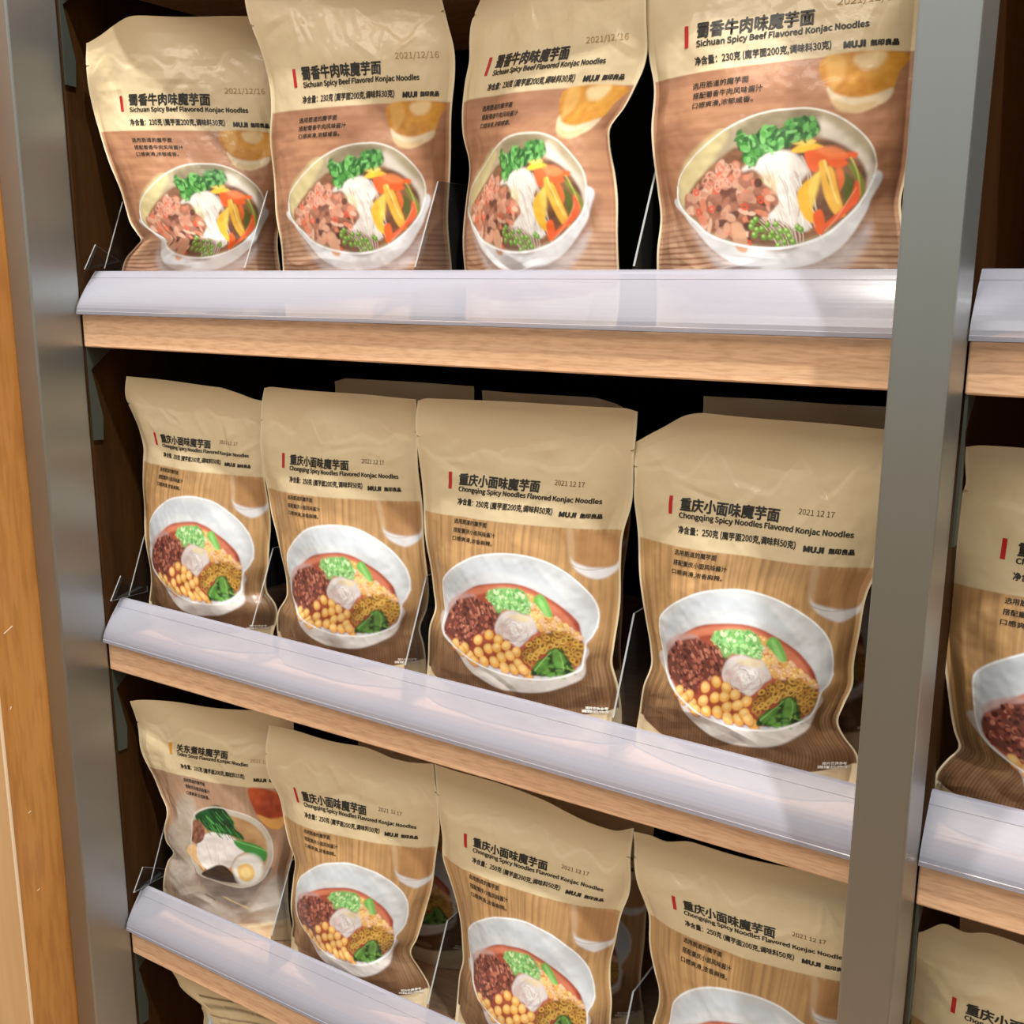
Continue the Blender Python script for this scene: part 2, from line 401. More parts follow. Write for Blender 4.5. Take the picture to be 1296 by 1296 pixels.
class Canvas:
    def __init__(self, col):
        self.a = np.empty((CH, CW, 3)); self.a[:] = lin(col)

    def _poly(self, pts, smooth=True):
        """pts in thousandths of width and height -> (mask, slices), anti-aliased by a soft threshold"""
        p = np.asarray(pts, float) * (CW / 1000.0, CH / 1000.0)
        if smooth: p = spline(p)
        x0, y0 = np.floor(p.min(0)).astype(int) - 3; x1, y1 = np.ceil(p.max(0)).astype(int) + 4
        x0, y0 = max(x0, 0), max(y0, 0); x1, y1 = min(x1, CW), min(y1, CH)
        if x1 <= x0 or y1 <= y0: return None, None
        ys = np.arange(y0, y1) + 0.5; xs = np.arange(x0, x1) + 0.5
        m = np.zeros((len(ys), len(xs)), bool)
        q = np.roll(p, -1, 0)
        for r, y in enumerate(ys):
            cr = (p[:, 1] > y) != (q[:, 1] > y)
            if not cr.any(): continue
            xc = np.sort(p[cr, 0] + (y - p[cr, 1]) / (q[cr, 1] - p[cr, 1]) * (q[cr, 0] - p[cr, 0]))
            m[r] = (np.searchsorted(xc, xs) % 2) == 1
        return m.astype(float), (slice(y0, y1), slice(x0, x1))

    def blend(self, m, sl, col):
        t = self.a[sl]
        self.a[sl] = t + (col - t) * m[..., None]

    def blur(self, m, k):
        for _ in range(2):
            for ax in (0, 1):
                if m.shape[ax] <= 2 * k + 1: continue
                c = np.cumsum(np.concatenate([np.repeat(m.take([0], ax), k + 1, ax), m, np.repeat(m.take([-1], ax), k, ax)], ax), ax)
                n = m.shape[ax]
                m = (c.take(range(2 * k + 1, 2 * k + 1 + n), ax) - c.take(range(0, n), ax)) / (2 * k + 1)
        return m

    def poly(self, pts, col, alpha=1.0, soft=1, smooth=True, noise=None):
        m, sl = self._poly(pts, smooth)
        if m is None: return
        if soft: m = self.blur(m, soft)
        c = lin(col)
        if noise:
            c2, cells, seed = noise
            f = fbm(m.shape, cells, np.random.default_rng(seed), 3)
            f = np.clip((f - 0.3) / 0.4, 0, 1)[..., None]
            c = c + (lin(c2) - c) * f
        self.blend(m * alpha, sl, c)

    def inside(self, pts, n, seed, min_d=0.0):
        """n random places inside a polygon, spread apart"""
        rng = np.random.default_rng(seed)
        p = spline(np.asarray(pts, float)); lo, hi = p.min(0), p.max(0); q = np.roll(p, -1, 0); out = []
        for _ in range(n * 60):
            c = lo + rng.random(2) * (hi - lo)
            cr = (p[:, 1] > c[1]) != (q[:, 1] > c[1])
            xs = p[cr, 0] + (c[1] - p[cr, 1]) / (q[cr, 1] - p[cr, 1]) * (q[cr, 0] - p[cr, 0])
            if (xs > c[0]).sum() % 2 and all((c[0] - o[0]) ** 2 + (1.42 * (c[1] - o[1])) ** 2 > min_d ** 2 for o in out):
                out.append(c)
                if len(out) >= n: break
        return out

    def blob(self, c, rx, ry, col, rot=0.0, alpha=1.0, soft=0.25, ring=0.0):
        """ellipse; c in thousandths, radii in millimetres; ring = inner hole fraction"""
        cx, cy = c[0] * CW / 1000.0, c[1] * CH / 1000.0
        R = max(rx, ry) * RES * 1.3 + 2
        x0, x1 = max(int(cx - R), 0), min(int(cx + R) + 1, CW); y0, y1 = max(int(cy - R), 0), min(int(cy + R) + 1, CH)
        if x1 <= x0 or y1 <= y0: return
        yy, xx = np.mgrid[y0:y1, x0:x1]
        dx, dy = xx - cx, yy - cy
        ca, sa = math.cos(rot), math.sin(rot)
        d = np.sqrt(((dx * ca + dy * sa) / (rx * RES)) ** 2 + ((-dx * sa + dy * ca) / (ry * RES)) ** 2)
        m = np.clip((1 - d) / soft + 0.5, 0, 1)
        if ring: m *= np.clip((d - ring) / soft + 0.5, 0, 1)
        self.blend(m * alpha, (slice(y0, y1), slice(x0, x1)), lin(col))

    def stroke(self, pts, w, col, alpha=1.0):
        p = np.asarray(pts, float)
        if len(p) > 6: p = open_spline(p)
        p = p * (CW / 1000.0, CH / 1000.0)
        n = max(int(np.abs(np.diff(p, axis=0)).sum() / (w * RES * 0.35)), 4)
        t = np.linspace(0, len(p) - 1, n)
        if len(p) == 3:
            t = np.linspace(0, 1, n)[:, None]
            pp = (1 - t) ** 2 * p[0] + 2 * t * (1 - t) * p[1] + t * t * p[2]
        else:
            pp = np.stack([np.interp(t, range(len(p)), p[:, k]) for k in (0, 1)], 1)
        lo = np.floor(pp.min(0)).astype(int) - int(w * RES) - 2; hi = np.ceil(pp.max(0)).astype(int) + int(w * RES) + 3
        x0, y0 = max(lo[0], 0), max(lo[1], 0); x1, y1 = min(hi[0], CW), min(hi[1], CH)
        if x1 <= x0 or y1 <= y0: return
        yy, xx = np.mgrid[y0:y1, x0:x1]
        d = np.full(xx.shape, 1e9)
        for k in range(0, len(pp) - 1):
            a, b = pp[k], pp[k + 1]; v = b - a; L2 = (v * v).sum() + 1e-9
            s = np.clip(((xx - a[0]) * v[0] + (yy - a[1]) * v[1]) / L2, 0, 1)
            d = np.minimum(d, (xx - a[0] - s * v[0]) ** 2 + (yy - a[1] - s * v[1]) ** 2)
        m = np.clip(w * RES * 0.5 - np.sqrt(d) + 0.5, 0, 1)
        self.blend(m * alpha, (slice(y0, y1), slice(x0, x1)), lin(col))


CREAM = (219, 197, 158)


def wood_ground(cv, q0, top, bot, stripe, vertical, seed, wave=0.0):
    """printed table top below the cream header"""
    rng = np.random.default_rng(seed)
    edge = q0 + wave * np.sin(SS * 5.0)
    m = np.clip((QQ - edge) * CH / 2 + 0.5, 0, 1)
    t = np.clip((QQ - 0.62) / 0.25, 0, 1)[..., None]
    t = t * t * (3 - 2 * t)
    base = lin(top) * (1 - t) + lin(bot) * t
    if vertical:
        g = fbm((CH, CW), (5, 90), rng, 3)
        ln = 0.5 + 0.5 * np.sin(SS * 480 + QQ * 25 + 2.2 * vnoise((CH, CW), (6, 10), rng))
    else:
        g = fbm((CH, CW), (70, 4), rng, 3)
        ln = 0.5 + 0.5 * np.sin(QQ * 420 + SS * 10 + 9 * vnoise((CH, CW), (8, 5), rng))
    g = np.clip((g - 0.3) / 0.4, 0, 1)
    ln = np.clip((ln - 0.55) / 0.4, 0, 1) * t[..., 0] * 0.75
    d = np.clip(0.42 * (1 - g) + ln, 0, 1)[..., None]
    base = base * (1 - d) + lin(stripe) * d
    cv.a = cv.a * (1 - m[..., None]) + base * m[..., None]


def finish(cv):
    """plain cream gusset corners at the foot and thin cream seal at the sides"""
    e = 0.935 - 0.05 * np.abs(2 * SS - 1) ** 2.2
    m = np.clip((QQ - e) * CH / 2 + 0.5, 0, 1)
    m = np.maximum(m, np.clip((0.009 - np.minimum(SS, 1 - SS)) * CW / 1.5 + 0.5, 0, 1))[..., None]
    cv.a = cv.a * (1 - m) + lin((226, 210, 176)) * m
    return cv.a.astype(np.float32)


def art_chongqing():
    A = ART['CQ']; cv = Canvas(CREAM); R = np.random.default_rng(11)
    wood_ground(cv, 0.347, (197, 154, 104), (124, 92, 66), (98, 66, 42), True, 3)
    # glass of water
    cv.poly(A['glass'], (176, 128, 84), 0.75, 4)
    cv.poly([(770, 352), (800, 352), (815, 440), (800, 455)], (214, 186, 150), 0.5, 4)
    cv.poly(A['gbase'], (222, 220, 222), 0.95, 3)
    cv.stroke([(806, 452), (880, 478), (962, 452)], 0.6, (168, 150, 140), 0.7)
    # contact shade printed under the bowl, then the bowl
    cv.poly([(x + 25, y + 22) for x, y in A['out']], (92, 62, 40), 0.55, 9)
    cv.poly(A['out'], (208, 200, 196), 1, 2, noise=((186, 172, 164), (6, 4), 5))
    cv.poly(A['rim'], (202, 204, 208), 1, 2)
    cv.poly([(130, 590), (200, 525), (340, 470), (480, 458), (640, 465), (760, 500), (860, 570), (900, 640), (840, 600), (700, 530), (500, 500), (300, 530), (170, 620)], (192, 198, 206), 0.8, 8)
    cv.poly([(640, 462), (760, 500), (860, 560), (910, 640), (880, 690), (850, 620), (760, 540)], (214, 216, 220), 0.8, 6)
    cv.poly(A['soup'], (178, 92, 68), 1, 2, noise=((150, 66, 48), (8, 8), 6))
    cv.poly([(170, 640), (280, 574), (430, 540), (560, 532), (700, 560), (800, 605), (850, 660), (835, 670), (740, 605), (560, 556), (400, 566), (260, 606)], (206, 124, 96), 0.9, 4)
    cv.poly([(130, 640), (220, 592), (320, 580), (330, 600), (220, 630), (150, 680)], (188, 150, 146), 0.8, 4)
    # minced meat
    cv.poly(A['meat'], (112, 62, 52), 1, 3)
    for c in cv.inside(A['meat'], 210, 21):
        k = R.random()
        cv.blob(c, 1.1 + R.random() * 1.1, 0.9 + R.random() * 0.8, [(150, 84, 70), (178, 104, 86), (120, 54, 46), (74, 38, 34), (196, 130, 108)][int(k * 5)], R.random() * 3, 0.95)
    # peanuts
    for c in cv.inside(A['pean'], 70, 22, 14):
        cv.blob(c, 2.1 + R.random(), 1.7 + R.random() * 0.7, [(222, 170, 96), (238, 196, 126), (206, 140, 78), (232, 184, 150)][R.integers(4)], R.random() * 3)
        cv.blob((c[0] - 3, c[1] - 3), 0.9, 0.6, (248, 222, 168), 0, 0.8, 0.6)
    # scallions
    cv.poly(A['scal'], (128, 176, 104), 1, 3)
    for c in cv.inside(A['scal'], 130, 23):
        cv.blob(c, 1.0 + R.random() * 1.2, 0.8 + R.random() * 0.6, [(168, 214, 142), (104, 168, 88), (206, 232, 178), (140, 196, 128), (84, 146, 72)][R.integers(5)], R.random() * 3, 0.9, 0.3, 0.0 if R.random() < 0.6 else 0.5)
    cv.poly(A['cuc'], (112, 178, 84), 1, 2)
    cv.poly([(668, 560), (682, 558), (722, 600), (724, 612), (700, 604)], (152, 206, 124), 0.9, 3)
    # noodles
    cv.poly(A['nood'], (212, 202, 200), 1, 3)
    for k in range(60):
        t = R.random() * 6.28; r = 8 + 46 * R.random(); cx, cy = 532 + 56 * R.random(), 648 + 30 * R.random()
        f = lambda a, s: (cx + s * r * 1.25 * math.cos(a), cy + s * r * 0.72 * math.sin(a))
        cv.stroke([f(t, 1), f(t + 0.45, 1.16), f(t + 0.9 + 0.4 * R.random(), 0.95)], 0.5 + R.random() * 0.7, [(228, 224, 224), (196, 182, 184), (176, 156, 156), (236, 233, 233)][R.integers(4)], 0.6)
    cv.poly([(455, 668), (480, 650), (520, 652), (550, 690), (560, 718), (535, 700), (500, 680), (470, 690)], (196, 168, 164), 0.6, 3)
    cv.poly([(520, 622), (600, 612), (640, 625), (600, 635)], (218, 198, 150), 0.7, 4)
    # chickpeas
    for i, c in enumerate(A['peas']):
        rx = 4.2 + 0.5 * R.random(); ry = 4.1 + 0.4 * R.random()
        cv.blob((c[0] + 3, c[1] + 4), rx + 0.4, ry + 0.4, (176, 92, 48), 0, 0.7)
        cv.blob(c, rx, ry, (232, 172, 84) if i % 3 else (238, 180, 104))
        cv.blob((c[0] - 3, c[1] - 3), rx * 0.6, ry * 0.55, (248, 212, 142), 0, 0.9, 0.7)
    # pickled rings
    cv.poly(A['ring'], (150, 104, 46), 1, 3, noise=((104, 66, 30), (8, 10), 8))
    for c in cv.inside(A['ring'], 34, 24, 17):
        r = 2.2 + R.random() * 1.2
        cv.blob(c, r, r * 0.75, (204, 160, 74) if R.random() < 0.6 else (182, 130, 62), R.random() * 3, 1, 0.2, 0.45)
    for k in range(6):
        cv.blob((655 + 27 * k, 742 - 12 * k), 2.5, 3.1, (214, 172, 86), 0.5, 1, 0.2, 0.55)
    # greens
    cv.poly(A['green'], (54, 84, 38), 1, 2, noise=((28, 50, 24), (7, 7), 9))
    for c in cv.inside(A['green'], 60, 25):
        cv.blob(c, 1.6 + R.random() * 2.6, 0.8 + R.random() * 1.0, [(98, 148, 62), (122, 168, 80), (70, 116, 52), (34, 58, 28), (28, 48, 24)][R.integers(5)], -0.9 + R.random() * 1.6, 0.8, 0.5)
    cv.poly([(664, 780), (700, 752), (735, 742), (730, 765), (690, 792)], (84, 138, 58), 0.8, 3)
    cv.poly([(752, 716), (782, 716), (812, 745), (790, 770), (764, 760)], (104, 156, 70), 0.75, 3)
    cv.stroke([(668, 786), (704, 762), (742, 722)], 0.7, (164, 204, 116), 0.8)
    cv.stroke([(800, 776), (806, 748), (780, 720)], 0.6, (156, 198, 110), 0.8)
    # front lip of the bowl
    lip = [p for p in A['rim'] if p[1] > 650]
    lip.sort()
    cv.stroke([A['rim'][i] for i in range(21, 28)] + [A['rim'][0]], 1.3, (238, 236, 236), 1)
    cv.stroke([A['rim'][i] for i in range(13, 23)], 1.5, (236, 234, 234), 1)
    cv.stroke(A['rim'][:14], 1.2, (242, 243, 245), 0.9)
    # spoon handle and faint thread lower right
    cv.poly([(560, 905), (640, 892), (700, 905), (690, 915), (600, 918)], (168, 142, 112), 0.8, 3)
    return finish(cv)


def art_sichuan():
    A = ART['SC']; cv = Canvas(CREAM); R = np.random.default_rng(12)
    wood_ground(cv, 0.352, (176, 126, 94), (204, 168, 140), (134, 86, 60), False, 4)
    cv.poly(A['glass'], (214, 152, 58), 1, 2, noise=((188, 120, 34), (5, 5), 2))
    cv.poly([(700, 356), (760, 356), (770, 400), (730, 430)], (228, 178, 98), 0.7, 6)
    cv.poly([(800, 356), (900, 352), (880, 385), (820, 385)], (238, 214, 168), 0.7, 5)
    cv.poly(A['gbase'], (226, 206, 174), 0.95, 3)
    cv.poly([(735, 450), (800, 466), (880, 460), (860, 476), (800, 484), (755, 476)], (212, 180, 130), 0.8, 3)
    cv.poly([(x + 22, y + 16) for x, y in A['out']], (120, 78, 56), 0.5, 9)
    cv.poly(A['out'], (216, 214, 216), 1, 2)
    cv.poly([(170, 720), (300, 800), (480, 835), (700, 825), (880, 740), (900, 700), (880, 780), (760, 850), (560, 875), (330, 845)], (206, 200, 204), 0.6, 10)
    cv.poly(A['rim'], (168, 152, 124), 1, 2)
    cv.poly([(135, 640), (160, 580), (250, 530), (330, 500), (360, 520), (280, 590), (200, 670), (170, 700)], (206, 190, 140), 0.9, 8)
    cv.poly([(690, 490), (780, 530), (880, 590), (900, 640), (870, 680), (800, 590), (720, 550)], (216, 204, 190), 0.95, 8)
    cv.poly([(400, 500), (520, 470), (640, 470), (700, 490), (600, 510), (440, 540)], (112, 98, 70), 0.7, 9)
    cv.poly(A['soup'], (150, 104, 72), 1, 4, noise=((98, 62, 44), (8, 8), 7))
    # noodles
    cv.poly(A['nood'], (224, 216, 208), 1, 4)
    for k in range(34):
        x = 470 + R.random() * 190; y = 575 + R.random() * 80
        cv.stroke([(x, y), (x + 20 + R.random() * 30, y + 40), (x + 10 + R.random() * 90, y + 90 + R.random() * 50)], 0.6 + R.random() * 0.6, [(236, 232, 226), (206, 192, 182), (190, 168, 156), (240, 236, 232)][R.integers(4)], 0.8)
    cv.poly([(480, 640), (520, 610), (560, 640), (540, 700), (500, 690)], (240, 214, 160), 0.5, 7)
    cv.poly([(460, 760), (560, 730), (640, 770), (600, 800), (500, 795)], (120, 88, 74), 0.7, 6)
    for k in range(10):
        cv.stroke([(470 + 18 * k, 720 + 2 * k), (520 + 16 * k, 745), (560 + 10 * k, 790)], 0.7, (222, 198, 190), 0.85)
    # beef with chilli
    cv.poly(A['meat'], (168, 112, 88), 1, 3, noise=((110, 66, 52), (9, 9), 8))
    for c in cv.inside(A['meat'], 90, 31):
        k = R.integers(7)
        cv.blob(c, 2.0 + R.random() * 3.4, 1.2 + R.random() * 1.8, [(206, 156, 130), (190, 134, 110), (222, 178, 154), (164, 108, 86), (84, 52, 46), (210, 128, 100), (198, 146, 120)][k], R.random() * 3, 0.9, 0.3)
    for c in cv.inside(A['meat'], 8, 32, 50):
        cv.blob(c, 2.6, 2.1, (216, 82, 52), R.random() * 3, 0.95, 0.25, 0.45)
    for k, c in enumerate(cv.inside([(232, 655), (285, 600), (335, 580), (392, 584), (405, 620), (330, 645)], 26, 34)):
        cv.blob(c, 3.0, 2.0, (218, 164, 142) if k % 3 else (198, 110, 86), R.random() * 3, 0.75, 0.25, 0.62)
    cv.poly([(370, 735), (410, 730), (435, 770), (430, 800), (390, 790)], (206, 156, 126), 1, 2)
    # peppers
    cv.poly(A['ypep'], (240, 186, 62), 1, 2); cv.poly([(680, 640), (710, 610), (725, 600), (705, 690), (690, 690)], (248, 212, 104), 0.8, 4)
    cv.poly(A['yring'], (242, 190, 58), 1, 2); cv.poly([(600, 545), (650, 535), (690, 545), (650, 552)], (250, 216, 110), 0.8, 2)
    cv.poly(A['orange'], (234, 100, 48), 1, 2); cv.poly([(690, 560), (760, 560), (800, 580), (740, 585)], (246, 138, 82), 0.8, 4)
    cv.poly(A['ol1'], (128, 130, 54), 1, 2); cv.poly(A['ol2'], (92, 98, 42), 1, 2)
    cv.stroke([(812, 585), (850, 620), (862, 670)], 1.2, (178, 180, 96), 0.9)
    cv.poly(A['or4'], (228, 112, 58), 1, 2)
    for n in ('ys1', 'ys2'):
        cv.poly([(x + 8, y + 4) for x, y in A[n]], (150, 96, 36), 0.7, 3)
        cv.poly(A[n], (236, 180, 72), 1, 2)
    cv.stroke([(722, 590), (752, 640), (790, 690)], 1.5, (248, 212, 122), 0.8)
    cv.poly(A['or3'], (232, 98, 44), 1, 2); cv.poly([(x - 14, y - 12) for x, y in A['or2']], (234, 98, 56), 1, 2)
    cv.stroke([(735, 752), (810, 712), (846, 655)], 1.0, (248, 150, 110), 0.7)
    # parsley
    cv.poly(A['pars'], (64, 130, 54), 1, 3, noise=((36, 84, 34), (9, 9), 3))
    for c in cv.inside(A['pars'], 120, 33):
        cv.blob(c, 1.4 + R.random() * 2.2, 0.9 + R.random(), [(80, 148, 66), (104, 172, 88), (52, 108, 44), (126, 188, 108), (34, 74, 30)][R.integers(5)], R.random() * 3, 0.85, 0.3)
    # green peppercorns
    for c in A['corn']:
        cv.stroke([(560, 770), ((c[0] + 560) / 2, (c[1] + 760) / 2), c], 0.5, (120, 132, 62), 0.9)
    for c in A['corn']:
        cv.blob(c, 2.0, 1.9, (104, 148, 60)); cv.blob((c[0] - 3, c[1] - 3), 1.0, 0.9, (176, 206, 122), 0, 0.9, 0.6)
    cv.stroke([A['rim'][i] for i in range(14, 28)] + [A['rim'][0]], 1.5, (240, 239, 240), 1)
    cv.stroke(A['rim'][:15], 1.1, (228, 222, 212), 0.9)
    return finish(cv)


def art_oden():
    A = ART['OD']; cv = Canvas(CREAM); R = np.random.default_rng(13)
    wood_ground(cv, 0.318, (178, 142, 116), (190, 168, 148), (150, 116, 92), True, 6)
    cv.poly(A['cloth'], (202, 190, 178), 0.95, 14, noise=((176, 160, 146), (7, 7), 4))
    cv.poly(A['glass'], (196, 80, 34), 0.95, 3, noise=((150, 46, 18), (4, 4), 2))
    cv.poly(A['gbase'], (232, 170, 92), 0.95, 3)
    cv.poly([(x + 26, y + 14) for x, y in A['out']], (140, 116, 98), 0.5, 9)
    cv.poly(A['out'], (158, 144, 134), 1, 3, noise=((118, 104, 96), (5, 4), 6))
    cv.poly(A['rim'], (190, 178, 162), 1, 2)
    cv.poly(A['soup'], (188, 148, 104), 1, 3, noise=((160, 118, 78), (5, 5), 6))
    cv.poly(A['tofu'], (230, 184, 128), 1, 2)
    cv.poly(A['nood'], (228, 222, 220), 1, 3)
    for k in range(26):
        x = 330 + R.random() * 200; y = 545 + R.random() * 70
        cv.stroke([(x, y), (x + 30, y + 30), (x + 20 + R.random() * 60, y + 70 + R.random() * 30)], 0.9, [(240, 238, 236), (206, 196, 192), (232, 226, 224)][R.integers(3)], 0.55)
    cv.poly(A['green'], (26, 80, 38), 1, 2, noise=((14, 50, 24), (7, 7), 6))
    for c in cv.inside(A['green'], 40, 41):
        cv.stroke([c, (c[0] + 12, c[1] + 14), (c[0] + 40, c[1] + 26)], 1.0, [(52, 128, 56), (84, 160, 80), (30, 96, 44)][R.integers(3)], 0.8)
    cv.poly(A['stalk'], (56, 136, 60), 1, 2)
    cv.stroke([A['stalk'][0], A['stalk'][2]], 1.2, (120, 184, 104), 0.9)
    cv.poly(A['mush'], (152, 104, 84), 1, 2, noise=((104, 62, 48), (5, 5), 6))
    cv.poly(A['sauce'], (58, 42, 34), 1, 2, noise=((34, 24, 20), (6, 6), 6))
    e = A['egg']
    rx = (e[1][0] - e[0][0]) / 1000.0 * PW; ry = (e[0][1] - e[2][1]) / 1000.0 * PH
    cv.blob(e[0], rx, ry, (236, 232, 226), 0.3)
    cv.blob(e[3], rx * 0.58, ry * 0.55, (238, 196, 118), 0.3, 1, 0.2)
    cv.blob(e[3], rx * 0.36, ry * 0.34, (246, 216, 150), 0.3, 1, 0.5)
    cv.stroke(A['rim'] + [A['rim'][0]], 1.3, (214, 206, 196), 0.95)
    cv.stroke([(560, 812), (740, 848)], 1.4, (206, 180, 130), 1)
    cv.stroke([(420, 818), (500, 836)], 1.6, (96, 80, 66), 0.8)
    return finish(cv)


def art_back():
    """reverse side: cream with ruled information lines"""
    cv = Canvas((214, 192, 150)); R = np.random.default_rng(14)
    sl = -0.045
    for a, b, q, w in ((150, 420, 78, 1.4), (430, 900, 68, 0.5), (110, 640, 128, 0.9), (150, 900, 160, 0.5)):
        cv.stroke([(a, q), (b, q + sl * (b - a))], w, (74, 52, 28), 0.95)
    for q, h, a, b in ((102, 4.2, 120, 880), (90, 1.6, 330, 640), (142, 2, 200, 600), (176, 2, 160, 880), (194, 2, 160, 820)):
        x = a
        while x < b:
            w = 5 + R.random() * 11
            y = q + sl * (x - a)
            cv.poly([(x, y - h), (x + w, y - h + sl * w), (x + w, y + h + sl * w), (x, y + h)], (84, 62, 36), 0.85, 1, False)
            x += w + 5
    cv.poly([(60, 150), (95, 138), (150, 175), (150, 330), (50, 330)], (188, 192, 196), 0.95, 3)
    cv.poly([(80, 160), (95, 155), (120, 190), (100, 200)], (226, 230, 232), 0.9, 3)
    return cv.a.astype(np.float32)


def art_plain():
    cv = Canvas((214, 190, 148))
    return cv.a.astype(np.float32)


CANVAS = {'chongqing': art_chongqing(), 'sichuan': art_sichuan(), 'oden': art_oden(), 'back': art_back()}


def sample(cv, s, q):
    """box-filtered lookup at the pouch grid (s, q are 1-D)"""
    x = np.clip(s * CW - 0.5, 0, CW - 1.001); y = np.clip(q * CH - 0.5, 0, CH - 1.001)
    k = max(int(round(CW / len(s) / 2)), 0)
    a = cv
    if k:
        def boxf(a, k, ax):
            pad = [(0, 0)] * 3; pad[ax] = (k + 1, k)
            c = np.cumsum(np.pad(a, pad, 'edge').astype(np.float64), ax)
            n = a.shape[ax]
            return (c.take(range(2 * k + 1, 2 * k + 1 + n), ax) - c.take(range(n), ax)) / (2 * k + 1)
        a = boxf(boxf(a, k, 0), k, 1)
    xi = x.astype(int); yi = y.astype(int); tx = (x - xi)[None, :, None]; ty = (y - yi)[:, None, None]
    g = lambda r, c: a[np.ix_(r, c)]
    return (g(yi, xi) * (1 - tx) + g(yi, xi + 1) * tx) * (1 - ty) + (g(yi + 1, xi) * (1 - tx) + g(yi + 1, xi + 1) * tx) * ty

